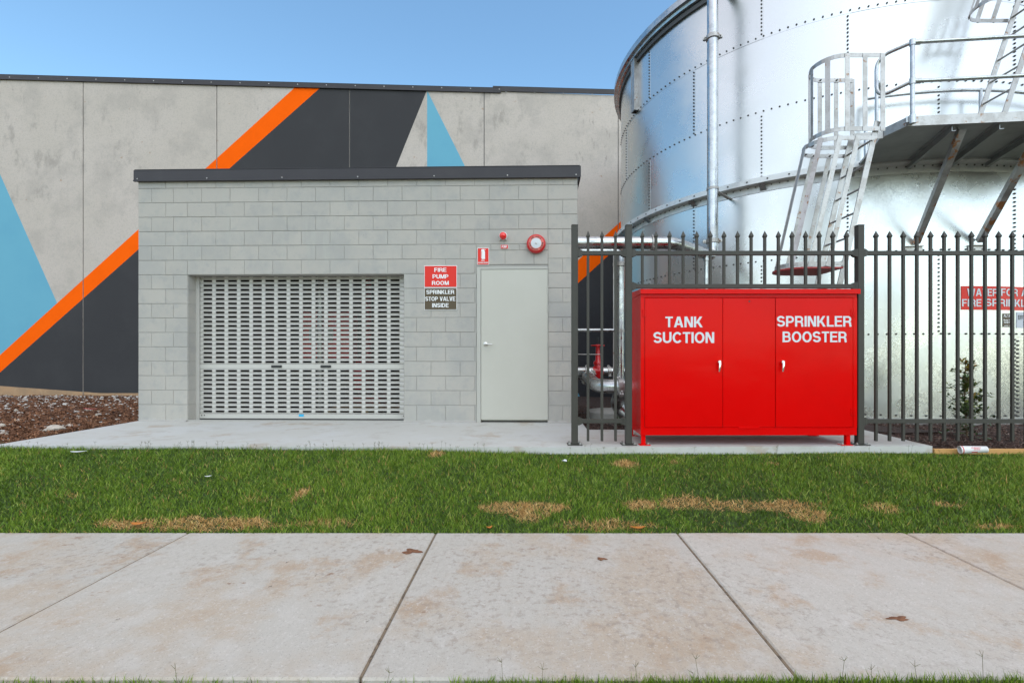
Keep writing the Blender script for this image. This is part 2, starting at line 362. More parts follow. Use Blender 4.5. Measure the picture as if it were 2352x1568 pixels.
def lettering(name, body, x0, x1, z0, z1, y, mat, parent, local=False, bold=.022, th=.0015):
    if ' ' in body:
        for w_, a, c in words(body, x0, x1): lettering(name, w_, a, c, z0, z1, y, mat, parent, local, bold, th)
        return
    """flat letters filling x0..x1, z0..z1, their face at depth y towards the viewer"""
    vs, fs, _ = text_polys(body, bold); b = MB(); n = len(vs)
    P = [(x0+(x1-x0)*u, y-d, z0+(z1-z0)*v) for u, v, d in vs]
    Q = [(a, y+th, c) for a, _, c in P]
    from collections import Counter
    ec = Counter()
    for f in fs:
        for i in range(len(f)): ec[(f[i], f[(i+1) % len(f)])] += 1
    side = [(e[1], e[0], e[0]+n, e[1]+n) for e in ec if (e[1], e[0]) not in ec]
    b.add(P+Q, list(fs)+side); return b.build(name, mat, parent, local=local)

# ================================================================== THE SETTING
MB().add([(-900,-900,-.62),(900,-900,-.62),(900,900,-.62),(-900,900,-.62)], [(0,1,2,3)]).build('ground', m_land, kind='structure')
MB().box(-60,60,-9,-1.2,-.61,-.50).build('road', m_asphalt, kind='structure')
MB().cbox(-60,60,-1.2,-1.05,-.61,-.36,.02).build('kerb', m_kerb, kind='structure')

# footpath: separate slabs with tooled joints
PZ = -.336; PN, PF = 1.83, 3.33
fp = MB().box(-14,14,PN-.005,PF+.0,-.55,PZ-.03).build('footpath', m_soil, kind='structure')
js = [-11.06,-9.33,-7.60,-5.87,-4.14,-2.41,-.66,1.05,2.66,4.38,6.1,7.8,9.5,11.2]
for a, c in zip(js[:-1], js[1:]):
    MB().box(c-.0058, c+.0058, PN+.02, PF-.01, PZ-.09, PZ-.007).build('joint_filler', m_sand, fp, local=True)
    MB().cbox(a+.006, c-.006, PN, PF, PZ-.10, PZ+random.uniform(-.002,.002), .008).build('paving_slab', m_path, fp, local=True)

# concrete apron in front of the pump room
ap = [(-5.46,4.80),(-2.5,4.74),(.3,4.69),(2.4,4.735),(4.08,4.755),(4.12,5.80),(.72,5.80),(.72,6.9),(-5.46,6.9)]
apron = MB().prism(ap, -.30, 0).build('apron', m_apron, kind='structure')

# turf verge: sloping sheet from the apron to the footpath
def turf_z(X, Y):
    top = np.where(X < -1, -.040, np.where(X > 1.5, -.078, -.040-.038*(X+1)/2.5))
    t = np.clip((Y-PF)/(4.72-PF), 0, 1.05)
    z = (PZ-.012) + (top-(PZ-.012))*(t*.72+.28*np.sin(t*math.pi/2))
    return z + .008*np.sin(X*2.1+Y*3)*np.sin(Y*5-X*.7)*np.clip(t*4, 0, 1)
def grid(name, xs, ys, zf, mat, kind):
    X, Y = np.meshgrid(xs, ys, indexing='ij'); Z = zf(X, Y); b = MB(); ny = len(ys)
    b.add(list(zip(X.ravel(), Y.ravel(), Z.ravel())), [(i*ny+j, (i+1)*ny+j, (i+1)*ny+j+1, i*ny+j+1) for i in range(len(xs)-1) for j in range(ny-1)])
    return b.build(name, mat, smooth=60, kind=kind)
grid('verge', np.linspace(-14,14,140), np.linspace(PF+.004,4.83,26), turf_z, m_turf, 'structure')
MB().box(-14,14,-1.045,PN-.01,-.6,PZ-.03).build('nature_strip', m_turf, kind='structure')

# mulch beds
def mulch_z(X, Y):
    base = np.where(Y < 6.2, 0., -(Y-6.2)*.0435)
    return base - .025 + .02*np.sin(X*1.9+Y)*np.sin(Y*2.3) + .012*np.sin(X*7+Y*5)
grid('mulch_bed', np.linspace(-30,-5.47,90), np.linspace(4.70,15.6,70), mulch_z, m_soil, 'structure')
grid('rear_mulch_bed', np.linspace(-5.46,14,90), np.linspace(5.805,15.6,60), lambda X, Y: mulch_z(X, Y)-.02-np.where(X < .72, .1, 0.), m_soil2, 'structure')
def mulchR(X, Y): return -.062+.012*np.sin(X*9)*np.sin(Y*8)+0*X
grid('side_mulch_bed', np.linspace(4.13,10.5,50), np.linspace(4.80,6.75,24), mulchR, m_soil2, 'structure')

# ------------------------------------------------------------------ warehouse behind: tilt-up panels with a painted mural
WY = 15.5; WS = F/WY
wh = thing('warehouse', 'tall concrete panel warehouse with orange, charcoal and blue mural behind the pump room', 'warehouse', (0, WY, -.6))
def topy(x): return 181+.0244*x if x < 1150 else 188+.0225*x
def region(x, y):
    if x < 420 and y > min(886+16*x/225, 902.5): return 4
    l1, l2 = 815-619/683*x, 855-657/740*x
    if y < l1: return 3 if x < (y-400)*130/293 else 0
    if y < l2: return 2
    if x < 982-(y-204)*72/179: return 1
    if x < 981: return 0
    if x < 981+(y-208)*.5: return 3
    if y < 513+(1421-x)*80.7/89: return 0
    return 2 if y < 592+(1391.7-x)*.9097 else 1
lines = [((0,815),(683,196)),((0,855),(740,198)),((0,400),(130,693)),((982,204),(910,383)),((981,0),(981,900)),((981,208),(1068,382)),
         ((1421,513),(1332,593.7)),((1391.7,592),(1331.9,646.4)),((0,886),(225,902)),((0,902.5),(100,902.5))]
def split(poly, p, q):
    n = (q[1]-p[1], -(q[0]-p[0])); d = [(v[0]-p[0])*n[0]+(v[1]-p[1])*n[1] for v in poly]; A, B = [], []
    for i in range(len(poly)):
        j = (i+1) % len(poly)
        if d[i] >= -1e-6: A.append(poly[i])
        if d[i] <= 1e-6: B.append(poly[i])
        if (d[i] > 1e-6 and d[j] < -1e-6) or (d[i] < -1e-6 and d[j] > 1e-6):
            t = d[i]/(d[i]-d[j]); c = (poly[i][0]+(poly[j][0]-poly[i][0])*t, poly[i][1]+(poly[j][1]-poly[i][1])*t); A.append(c); B.append(c)
    return [k for k in (A, B) if len(k) > 2]
edges = [-731,-424,-117,191,498,803,1112,1420,1728,2036]
for a, c in zip(edges[:-1], edges[1:]):
    g = 1.0; x0, x1 = a+g, c-g; polys = [[(x0,topy(x0)),(x1,topy(x1)),(x1,923),(x0,923)]]
    for p, q in lines: polys = [k for po in polys for k in split(po, p, q)]
    b = MB()
    for po in polys:
        cx = sum(p[0] for p in po)/len(po); cy = sum(p[1] for p in po)/len(po); b.mi = region(cx, cy)
        w = [at(px, py, WY) for px, py in po]
        ar = sum(w[i].x*w[(i+1) % len(w)].z-w[(i+1) % len(w)].x*w[i].z for i in range(len(w)))
        if ar < 0: w = w[::-1]
        b.add(w, [tuple(range(len(w)))])
    b.mi = 0; A, B_, Cc, D = at(x0,topy(x0),WY), at(x1,topy(x1),WY), at(x1,923,WY), at(x0,923,WY); K = Vector((0,.2,0))
    b.add([A,B_,Cc,D,A+K,B_+K,Cc+K,D+K], [(0,1,5,4),(1,2,6,5),(3,0,4,7),(7,4,5,6)])
    b.build('wall_panel', [m_conc, m_dark, m_orange, m_blue, m_tan], wh)
    xj = wx(c, WY); MB().box(xj-.02, xj+.02, WY+.025, WY+.1, wz(923,WY), wz(topy(c)+2,WY)).build('joint_sealant', m_sealant, wh)
def flashing(xa, xb, dy, proud):
    b = MB(); A, B_ = at(xa, topy(xa)+dy, WY), at(xb, topy(xb)+dy, WY); h = .145
    for (p, q, z0, z1, y0, y1) in ((A, B_, -.01, h, -.03-proud, -.02-proud), (A, B_, h, h+.008, -.035-proud, .25), (A, B_, -.018, -.01, -.045-proud, -.02-proud)):
        b.add([(p.x,WY+y0,p.z+z0),(q.x,WY+y0,q.z+z0),(q.x,WY+y1,q.z+z0),(p.x,WY+y1,p.z+z0),(p.x,WY+y0,p.z+z1),(q.x,WY+y0,q.z+z1),(q.x,WY+y1,q.z+z1),(p.x,WY+y1,p.z+z1)],
              [(0,3,2,1),(4,5,6,7),(0,1,5,4),(1,2,6,5),(2,3,7,6),(3,0,4,7)])
    f = b.build('parapet_flashing', m_flash, wh); s = MB()
    x = xa+30
    while x < xb:
        p = at(x, topy(x)+dy, WY); s.lathe([(0,.008),(.016,.006),(.02,0)], (p.x, WY-.03-proud, p.z+.03), 'y', 8); x += 66
    s.build('screw_row', m_galv3, f, local=False, kind='stuff')
flashing(-731, 1151, 0, .01); flashing(1132, 2036, 1, 0)
MB().box(wx(-731,WY), wx(2036,WY), WY+.2, WY+9, 8.6, 8.75).build('roof_sheet', m_flash, wh)

# ------------------------------------------------------------------ pump room
PL = Vector((-5.44, 6.545, 0)); PR = Vector((.69, 6.39, 0)); W = 6.10
ANG = math.atan2(PR.y-PL.y, PR.x-PL.x); dirx = Vector((math.cos(ANG), math.sin(ANG), 0)); diry = Vector((-math.sin(ANG), math.cos(ANG), 0))
def fpx(x, y, d=0.):
    """(u, z) on the facade plane pushed back by d"""
    r = Vector(((x-VX)/F, 1, (VY-y)/F)); p0 = PL+diry*d; t = p0.dot(diry)/r.dot(diry); p = r*t
    return ((p-p0).dot(dirx), CH+p.z)
pr = thing('pump_room', 'single storey grey concrete block fire pump room with charcoal roof edge', 'pump room', tuple(PL)); pr.rotation_euler.z = ANG
OU0, OU1, OZ = .70, 3.725, 2.03          # shutter opening
DU0, DU1, DZ = 4.725, 5.70, 2.15         # door opening
core = MB(); J = .0065
for a in ((0,OU0,0,OZ),(0,OU1,OZ,3.36),(OU1,DU0,0,3.36),(DU0,DU1,DZ,3.36),(DU1,W,0,3.36)): core.box(a[0],a[1],J,.19,a[2],a[3])
core.box(0,.19,.19,3.2,0,3.36); core.box(W-.19,W,.19,3.2,0,3.36); core.box(.19,W-.19,3.01,3.2,0,3.36)
wall = core.build('wall', m_joint, pr, local=True)
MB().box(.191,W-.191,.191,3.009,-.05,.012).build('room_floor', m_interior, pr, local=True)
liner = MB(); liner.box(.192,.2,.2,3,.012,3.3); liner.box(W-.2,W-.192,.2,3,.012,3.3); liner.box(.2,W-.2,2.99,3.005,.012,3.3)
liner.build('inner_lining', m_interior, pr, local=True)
def block_mesh(w, h):
    k = (round(w,3), round(h,3))
    if k in block_mesh.c: return block_mesh.c[k]
    b = MB(); j = .0043; g = .0024; c = .0035; d = .012
    o = [(-w/2+g,0,-h/2+j),(w/2-g,0,-h/2+j),(w/2-g,0,h/2-j),(-w/2+g,0,h/2-j)]
    i = [(-w/2+g+c,-.0,-h/2+j+c),(w/2-g-c,0,-h/2+j+c),(w/2-g-c,0,h/2-j-c),(-w/2+g+c,0,h/2-j-c)]
    o = [(a, .003, z) for a, _, z in o]; bk = [(a, d, z) for a, _, z in o]
    b.add(i+o+bk, [(0,1,2,3)]+[(q,4+q,4+(q+1) % 4,(q+1) % 4)[::1] for q in range(4)]+[(4+q,8+q,8+(q+1) % 4,4+(q+1) % 4) for q in range(4)])
    block_mesh.c[k] = b.mesh('block', m_block); return block_mesh.c[k]
block_mesh.c = {}
def put_block(u0, u1, z0, z1):
    o = link('block', block_mesh(u1-u0, z1-z0), wall, ((u0+u1)/2, random.uniform(-.0012,.0012), (z0+z1)/2))
    o.rotation_euler = (random.uniform(-.004,.004), 0, random.uniform(-.003,.003))
rows = [(0,.23)]+[(.23+.2*k,.43+.2*k) for k in range(15)]+[(3.23,3.35)]
for k, (z0, z1) in enumerate(rows):
    if k % 2: cut = [0,.19]+[.5+.4*i for i in range(14)]+[6.1]
    else: cut = [0,.39,.7]+[1.1+.4*i for i in range(12)]+[5.7,5.9,6.1]
    cut = sorted(set(round(c, 3) for c in cut))
    for a, c in zip(cut[:-1], cut[1:]):
        segs = [(a, c)]
        if z0 < OZ-.05:
            new = []
            for s0, s1 in segs:
                if s0 < OU0-.02: new.append((s0, min(s1, OU0)))
                if s1 > OU1+.02: new.append((max(s0, OU1), s1))
            segs = new
        if z0 < 2.42:
            new = []
            for s0, s1 in segs:
                if s1 <= DU0+.02 or s0 >= DU1-.02: new.append((s0, s1))
                elif s0 < DU0-.04: new.append((s0, DU0))
            segs = new
        for s0, s1 in segs:
            if s1-s0 > .05: put_block(s0, s1, z0, z1)
for a, c in ((4.725,4.92),(4.92,5.31),(5.31,5.70)): put_block(a, c, 2.345, 2.43)
for a, c in ((4.725,5.115),(5.115,5.51),(5.51,5.70)): put_block(a, c, 2.15, 2.345)
sidew = MB()
for k, (z0, z1) in enumerate(rows):
    v = .012 if k % 2 else .212
    while v < 3.19:
        v1 = min(v+.4, 3.19); y0_, y1_, a, c = v+.0024, v1-.0024, z0+.0043, z1-.0043
        sidew.box(-.0065,.0,y0_,y1_,a,c); sidew.box(W,W+.0065,y0_,y1_,a,c); v = v1
sidew.build('side_blockwork', m_block, wall, local=True, kind='stuff')
# reveals of the shutter opening are coursed too
for k, (z0, z1) in enumerate(rows[:10]):
    for u, s in ((OU0, 1), (OU1, -1)):
        if s > 0: b = MB().box(u, u+.004, .0125, .178, z0+.004, min(z1, OZ)-.004)
        else: b = MB().box(u-.004, u, .0125, .178, z0+.004, min(z1, OZ)-.004)
        b.build('reveal_block', m_block, wall, local=True)
MB().box(OU0,OU1,.0,.035,-.02,.02).build('sill', m_joint, wall, local=True)
for a, c in ((.02,OU0),(OU1,DU0),(DU1,W-.02)):
    b = MB(); n = int((c-a)/.04); vs = []
    for i in range(n+1):
        u = a+(c-a)*i/n; hh = .012+.03*abs(math.sin(u*7.3)*math.sin(u*17.1+1))+random.uniform(0,.008); dd = .010+.02*abs(math.sin(u*5.1+.5))+random.uniform(0,.006)
        vs += [(u,-dd-.004,.0005),(u,-.006,hh*.7),(u,.004,hh)]
    fs = []
    for i in range(n):
        k = 3*i; fs += [(k,k+3,k+4,k+1),(k+1,k+4,k+5,k+2)]
    b.add(vs, fs); b.build('mortar_splash', m_joint, wall, local=True)
# roof edge
roof = MB(); roof.box(-.02,W+.03,-.035,-.02,3.335,3.475); roof.box(-.03,W+.04,-.05,-.0205,3.318,3.334); roof.box(-.02,W+.03,-.04,.2,3.4755,3.483)
roof.box(-.035,-.021,-.035,3.2,3.335,3.475); roof.box(W+.031,W+.045,-.035,3.2,3.335,3.475); roof.box(.0,W,.0,3.2,3.362,3.42)
roof = roof.build('roof_edge', m_flash, pr, local=True)
for u in (.02,1.0,2.05,3.1,4.15,5.15,6.08):
    MB().lathe([(0,.007),(.008,.006),(.011,0)], (u,-.035,3.355), 'y', 8).build('screw', m_galv3, roof, local=True)
# roller shutter
SD = .185
sh = MB(); sh.box(OU0-.0,OU0+.045,SD-.03,SD-.006,0,OZ+.1); sh.box(OU1-.02,OU1,SD-.03,SD-.006,0,OZ+.1)
shutter = sh.build('shutter_guides', m_shut, pr, local=True); shutter.name = 'roller_shutter'
PIT = .0640; SW = .125; SHH = .0262; CP = .1795; su0 = fpx(477.2, 700, SD)[0]
U0, U1 = OU0+.003, OU1-.003; cols = [su0+CP*i for i in range(16)]
def slat_mesh():
    b = MB(); h = PIT/2-.0012; t = .006
    xs = [U0]+[e for c in cols for e in (c-SW/2, c+SW/2)]+[U1]; zs = [-h, -SHH/2, SHH/2, h]
    prof = {-h: .006, -SHH/2: 0., SHH/2: 0., h: .006}
    V = [[(x, prof[z], z) for z in zs] for x in xs]; nx = len(xs)
    vs = [p for col in V for p in col]+[(p[0], p[1]+t, p[2]) for col in V for p in col]; o = nx*4; fs = []
    for i in range(nx-1):
        for k in range(3):
            if k == 1 and i % 2 == 1:
                a, c, d, e = i*4+1, (i+1)*4+1, (i+1)*4+2, i*4+2
                fs += [(a,c,c+o,a+o),(c,d,d+o,c+o),(d,e,e+o,d+o),(e,a,a+o,e+o)]; continue
            a = i*4+k; c = (i+1)*4+k; fs += [(a,c,c+1,a+1),(a+o,a+1+o,c+1+o,c+o)]
    b.add(vs, fs)
    for c in cols:      # pressed rim round each slot
        x0, x1, z0, z1, w, p = c-SW/2, c+SW/2, -SHH/2, SHH/2, .007, -.0045
        O = [(x0-w,.0003,z0-w),(x1+w,.0003,z0-w),(x1+w,.0003,z1+w),(x0-w,.0003,z1+w)]
        Mi = [(x0-.003,p,z0-.003),(x1+.003,p,z0-.003),(x1+.003,p,z1+.003),(x0-.003,p,z1+.003)]
        I = [(x0,.001,z0),(x1,.001,z0),(x1,.001,z1),(x0,.001,z1)]
        b.add(O+Mi+I, [(q,(q+1) % 4,4+(q+1) % 4,4+q) for q in range(4)]+[(4+q,4+(q+1) % 4,8+(q+1) % 4,8+q) for q in range(4)])
    return b.mesh('slat', m_shut)
sm = slat_mesh(); Z0 = 1.973
for k in range(-1, 30):
    if k == 19: continue
    link('slat', sm, shutter, (0, SD, Z0-PIT*k))
mid = MB().cbox(U0,U1,SD-.004,SD+.01,Z0-PIT*19-PIT/2+.001,Z0-PIT*19+PIT/2-.001,.003).build('middle_rail', m_shut, shutter, local=True)
for x in (636, 749):
    u = fpx(x, 838, SD)[0]; zc = Z0-PIT*19
    hb = MB(); hb.cbox(u-.075,u+.075,SD-.017,SD-.0045,zc-.018,zc+.018,.004); h = hb.build('lift_handle', m_blacksteel, mid, local=True)
bz = Z0-PIT*29-PIT/2
bot = MB().cbox(U0,U1,SD-.012,SD+.012,.018,bz-.002,.003).build('bottom_rail', m_shut, shutter, local=True)
MB().box(U0+.01,U1-.01,SD-.008,SD+.01,.0,.0175).build('rubber_seal', m_blacksteel, bot, local=True)
u = fpx(693, 955, SD)[0]; MB().box(u-.036,u+.036,SD-.014,SD-.0125,.048,.082).build('sticker', m_bluestick, bot, local=True)
for u in (U0+.07,U0+.11,U1-.05,U1-.02):
    MB().lathe([(0,.006),(.006,.005),(.009,0)], (u,SD-.012,.062), 'y', 8).build('rivet', m_blacksteel, bot, local=True)

# door
du0, du1 = fpx(1105,800)[0], fpx(1258,800)[0]; dz1 = 2.085
fr = MB(); fr.box(DU0+.004,du0-.004,-.012,.12,.0,DZ-.035); fr.box(du1+.004,DU1-.004,-.012,.12,.0,DZ-.035); fr.box(du0-.004,du1+.004,-.012,.12,dz1+.004,DZ-.035)
fr.box(du0-.003,du1+.003,.035,.11,.02,dz1+.003)
fr.build('door_frame', m_frame, pr, local=True)
MB().box(DU0+.004,DU1-.004,.004,.012,DZ-.034,DZ-.004).build('head_mortar', m_joint, pr, local=True)
door = MB().cbox(du0,du1,-.006,.032,.04,dz1,.002).build('door', m_door, pr, local=True)
hu, hz = fpx(1115.4, 790)
hd = MB(); hd.lathe([(0,.012),(.024,.012),(.028,.009),(.028,0)], (hu,-.006,hz), 'y', 24); hd.lathe([(.009,0),(.009,.05)], (hu,-.006,hz), 'y', 14)
hd.tube(rounded([(hu,-.05,hz),(hu,-.060,hz),(hu+.02,-.060,hz),(hu+.095,-.058,hz-.002)],.012), .0085, 10)
hd.build('lever_handle', m_steelknob, door, 40, local=True)
for y in (666,708,791.6,917.7):
    z = fpx(1257.5, y)[1]; MB().tube([(du1+.002,-.014,z-.05),(du1+.002,-.014,z+.05)], .007, 8).build('hinge', m_frame, door, 40, local=True)

# ------------------------------------------------------------------ things seen through the shutter
def F2W(u, d, z=0): p = PL+dirx*u+diry*d; return Vector((p.x, p.y, z))
def indoor(name, label, cat, u, d):
    o = thing(name, label, cat, tuple(F2W(u, d, .013))); o.rotation_euler.z = ANG; return o
pc = indoor('pump_control_cabinet', 'red pump control cabinet seen through the shutter slots', 'control cabinet', fpx(745,750,1.3)[0], 1.3)
MB().cbox(-.42,.42,0,.35,.85,1.62,.01).build('body', m_red2, pc, local=True)
MB().box(-.25,.15,-.012,0,1.12,1.34).build('display_panel', m_grey, pc, local=True)
MB().box(-.30,.30,.1,.3,0,.85).build('pedestal', m_blacksteel, pc, local=True)
pu = indoor('fire_pump', 'red fire pump with upright galvanised pipe inside the pump room', 'pump', fpx(810,750,1.9)[0], 1.9)
MB().lathe([(0,-.5),(.22,-.5),(.26,-.4),(.26,.1),(.34,.15),(.34,.3),(.2,.35),(0,.35)], (0,0,.55), 'x', 20).build('casing', m_red2, pu, 40, local=True)
MB().tube(rounded([(.25,0,.75),(.25,0,2.4),(.25,.8,2.4)],.2), .085, 16).build('riser_pipe', m_red2, pu, 40, local=True)
MB().box(-.6,.6,-.3,.3,0,.2).build('base_frame', m_redbrown, pu, local=True)
MB().tube([(-.25,-.7,.02),(-.25,-.7,3.2)], .05, 14).build('galvanised_pipe', m_galv2, pu, 40, local=True)
tb = indoor('timber_pallet', 'low timber pallet on the pump room floor behind the shutter', 'pallet', fpx(860,750,.75)[0], .75)
for i in range(6): MB().box(-.6,.6,-.4+.14*i,-.3+.14*i,.1,.125).build('board', m_wood2, tb, local=True)
for i in range(3): MB().box(-.6+.55*i,-.5+.55*i,-.4,.4,.0,.1).build('bearer', m_wood2, tb, local=True)

# ------------------------------------------------------------------ signs and fittings on the block wall
def onwall(name, label, cat, x, y, group=None):
    u, z = fpx(x, y); o = thing(name, label, cat, tuple(F2W(u, -.004, z)), group); o.rotation_euler.z = ANG; return o
def sc(y=650): return 1080/6.42
def sign(name, label, x0, x1, y0, y1, mat, lines_, border=.007, cat='sign'):
    cx, cy = (x0+x1)/2, (y0+y1)/2; o = onwall(name, label, cat, cx, cy); w, h = (x1-x0)/sc()/2, (y1-y0)/sc()/2
    MB().cbox(-w,w,-.006,.004,-h,h,.0015).build('backing', m_white, o, local=True)
    MB().box(-w+border,w-border,-.0085,-.0065,-h+border,h-border).build('panel', mat, o, local=True)
    for body, a0, a1, b0, b1, mm in lines_:
        lettering('lettering', body, (a0-cx)/sc(), (a1-cx)/sc(), (cy-b1)/sc(), (cy-b0)/sc(), -.0105, mm, o, local=True)
    return o
sign('room_sign', 'red FIRE PUMP ROOM sign above the brown sign on the block wall', 974.5,1050.3,610,660.3, m_signred,
     [('FIRE',998,1026,615.5,625,m_white),('PUMP',994,1030.5,630.5,640,m_white),('ROOM',992.5,1031.5,645.5,655,m_white)])
sign('valve_sign', 'brown SPRINKLER STOP VALVE INSIDE sign under the red sign', 974.5,1050.3,661.2,712, m_signbrown,
     [('SPRINKLER',979.5,1044,666.2,675.6,m_white),('STOP VALVE',977.2,1046.5,681.5,691.3,m_white),('INSIDE',993,1031,696.5,706,m_white)])
ex = sign('extinguisher_sign', 'small red FIRE EXTINGUISHER pictogram sign left above the door', 1096.6,1123.4,569.8,608.7, m_signred,
     [('FIRE',1106,1113.6,597.2,600.4,m_white),('EXTINGUISHER',1098.5,1121.5,602.2,605.4,m_white)], .006)
e = MB(); q = 1/sc(); cx, cy = 1110, 589.25
bottle = [(1107,595.5),(1114.3,595.5),(1114.3,578.5),(1113,576),(1112,575),(1112,574.2),(1115.5,574.8),(1115.5,573.6),(1111,572.6),(1107,572.8),(1105.3,575),(1105.3,594),(1106.3,594),(1106.3,577),(1107.5,576)]
e.add([((a-cx)*q, -.0105, (cy-c)*q) for a, c in bottle], [tuple(range(len(bottle)))]); e.build('pictogram', m_white, ex, local=True)
sign('pump_label', 'tiny red PUMP label below the red strobe lamp', 1150,1167.4,562.4,571.7, m_signred, [('PUMP',1152.7,1164.7,564.3,569.8,m_white)], .003, 'label')
st = onwall('strobe_lamp', 'round red strobe lamp on the block wall left of the alarm bell', 'strobe lamp', 1156, 543)
MB().lathe([(0,0),(.056,0),(.056,.022),(.050,.026)], (0,0,0), 'y', 24).build('base', m_white, st, 40, local=True)
MB().lathe([(.050,.02),(.050,.05),(.044,.075),(.03,.09),(.012,.097),(0,.098)], (0,0,-.004), 'y', 24).build('lens', m_redlens, st, 50, local=True)
for s in (-1,1): MB().tube([(s*.045,-.0,-.05),(s*.045,-.03,-.05)], .008, 8).build('screw', m_galv3, st, 40, local=True)
bl = onwall('alarm_bell', 'red round sprinkler alarm bell right above the door', 'alarm bell', 1231.5, 561)
MB().lathe([(.10,0),(.115,.0),(.128,.01),(.130,.03),(.126,.055),(.112,.075),(.103,.080)], (0,0,-.004), 'y', 48).build('gong', m_red2, bl, 50, local=True)
MB().lathe([(.104,.079),(.070,.083)], (0,0,-.004), 'y', 48).build('lettered_ring', M('salmon_ring', (.62,.13,.10), .5), bl, 50, local=True)
MB().lathe([(.070,.084),(.03,.088),(0,.089)], (0,0,-.004), 'y', 40).build('face_disc', M('face_disc_grey', (.55,.58,.60), .45), bl, 50, local=True)
MB().lathe([(.013,.085),(.013,.094),(.008,.1),(0,.101)], (0,0,-.004), 'y', 16).build('centre_nut', m_steelknob, bl, 50, local=True)
ring = MB()
def ring_text(body, a0, a1, inward):
    n = len(body)
    for i, ch in enumerate(body):
        if ch == ' ': continue
        vs, fs, asp = text_polys(ch, .02); a = math.radians(a0+(a1-a0)*(i+.5)/n); hgt = .022; wd = hgt*.62 if ch != 'I' else hgt*.2; r = .087
        rad = Vector((math.cos(a), 0, math.sin(a))); up = rad if inward < 0 else -rad; rt = Vector((up.z, 0, -up.x))
        ring.add([rad*r + rt*((p-.5)*wd) + up*((q_-.5)*hgt) + Vector((0,-.0845,-.004)) for p, q_, _d in vs], fs)
ring_text('RELIABLE', 142, 38, -1); ring_text('SPRINKLER ALARM', 172, 368, 1)
ring.build('lettering', m_black, bl, local=True)

# ------------------------------------------------------------------ water tank
TX, TY, TR = 6.21, 10.73, 4.03
tank = thing('water_tank', 'large round galvanised bolted steel water tank behind the fence', 'water tank', (TX, TY, 0))
def tp(phi, r=TR, z=0): return Vector((TX+r*math.sin(phi), TY-r*math.cos(phi), z))
def phi_of(x):
    t = (x-VX)/F; d = Vector((t,1,0)).normalized(); c = Vector((TX,TY,0)); p = d.dot(c); s = p-math.sqrt(p*p-(c.length_squared-TR*TR)); q = d*s-c
    return math.atan2(q.x, -q.y)
DL = 2*math.pi/22; ph0 = phi_of(1952.3)
NR, RH = 6, 1.2
def sheet_mesh(row):
    b = MB(); n = 14; vs = []; z0, z1 = row*RH, (row+1)*RH
    for i in range(n+1):
        a = 2*DL*i/n; r = TR+.0035*(1 if row % 2 else 0)+.003*i/n
        for z in (z0-(.02 if row % 2 else 0), z1+(.02 if row % 2 else 0)):
            vs.append((r*math.sin(a), -r*math.cos(a), z))
    m_ = 2*(n+1)
    for i in range(n+1):
        a = 2*DL*i/n; x, y, _ = vs[2*i]; k = 1-.004/TR; vs.append((x*k, y*k, vs[2*i][2])); vs.append((vs[2*i+1][0]*k, vs[2*i+1][1]*k, vs[2*i+1][2]))
    fs = []
    for i in range(n):
        fs += [(2*i,2*i+2,2*i+3,2*i+1),(m_+2*i,m_+2*i+1,m_+2*i+3,m_+2*i+2),(2*i,m_+2*i,m_+2*i+2,2*i+2),(2*i+1,2*i+3,m_+2*i+3,m_+2*i+1)]
    fs += [(0,1,m_+1,m_),(2*n,m_+2*n,m_+2*n+1,2*n+1)]
    b.add(vs, fs); return b.mesh('sheet', m_galv, 30)
bolts = []
for row in range(NR):
    sme = sheet_mesh(row); start = ph0 + (0 if row % 2 == 0 else DL)
    for i in range(11):
        o = link('sheet', sme, tank); o.rotation_euler.z = start+2*DL*i
        for k in range(int(RH/.06)-1):
            z = row*RH+.06*(k+1)
            bolts.append((start+2*DL*i-.030/TR, z))
            if row == 0: bolts.append((start+2*DL*i+.030/TR, z-.02))
for row in range(1, NR):
    nb = 22*10
    for i in range(nb): bolts.append((ph0+2*math.pi*i/nb, row*RH+.022))
for i in range(22*6): bolts.append((ph0+2*math.pi*i/(22*6), .05))
def visible(b):
    p = tp(b[0], TR, b[1]); n = Vector((math.sin(b[0]), -math.cos(b[0]), 0)); v = Vector((0,0,CH))-p
    if n.dot(v) < 0: return None
    x, y = VX+F*p.x/p.y, VY-F*(p.z-CH)/p.y
    if not (-60 < x < 2420 and -60 < y < 1600): return None
    return (n.dot(v.normalized())+.25)/p.y
vis = sorted([(visible(b), b) for b in bolts if visible(b)], key=lambda t: -t[0])
bm_ = MB().lathe([(.0155,0),(.0155,.004),(.011,.005),(.011,.016),(.006,.019),(0,.019)], (0,0,0), 'y', 6).mesh('bolt', m_bolt)
for _, (a, z) in vis[:300]:
    o = link('bolt', bm_, tank, tuple(tp(a, TR+.004, z)-Vector((TX,TY,0)))); o.rotation_euler.z = a
rest = MB()
for _, (a, z) in vis[300:]:
    c = tp(a, TR+.004, z); n = Vector((math.sin(a), -math.cos(a), 0)); t = Vector((n.y*-1, n.x, 0)); u = Vector((0,0,1)); vs = []
    for r, h in ((.0155,0),(.011,.016)):
        for k in range(6): g = k*math.pi/3; vs.append(c+n*h+(t*math.cos(g)+u*math.sin(g))*r)
    rest.add(vs, [(k,(k+1) % 6,6+(k+1) % 6,6+k) for k in range(6)]+[tuple(range(6,12))])
rest.build('bolt_rows', m_bolt, tank, kind='stuff')
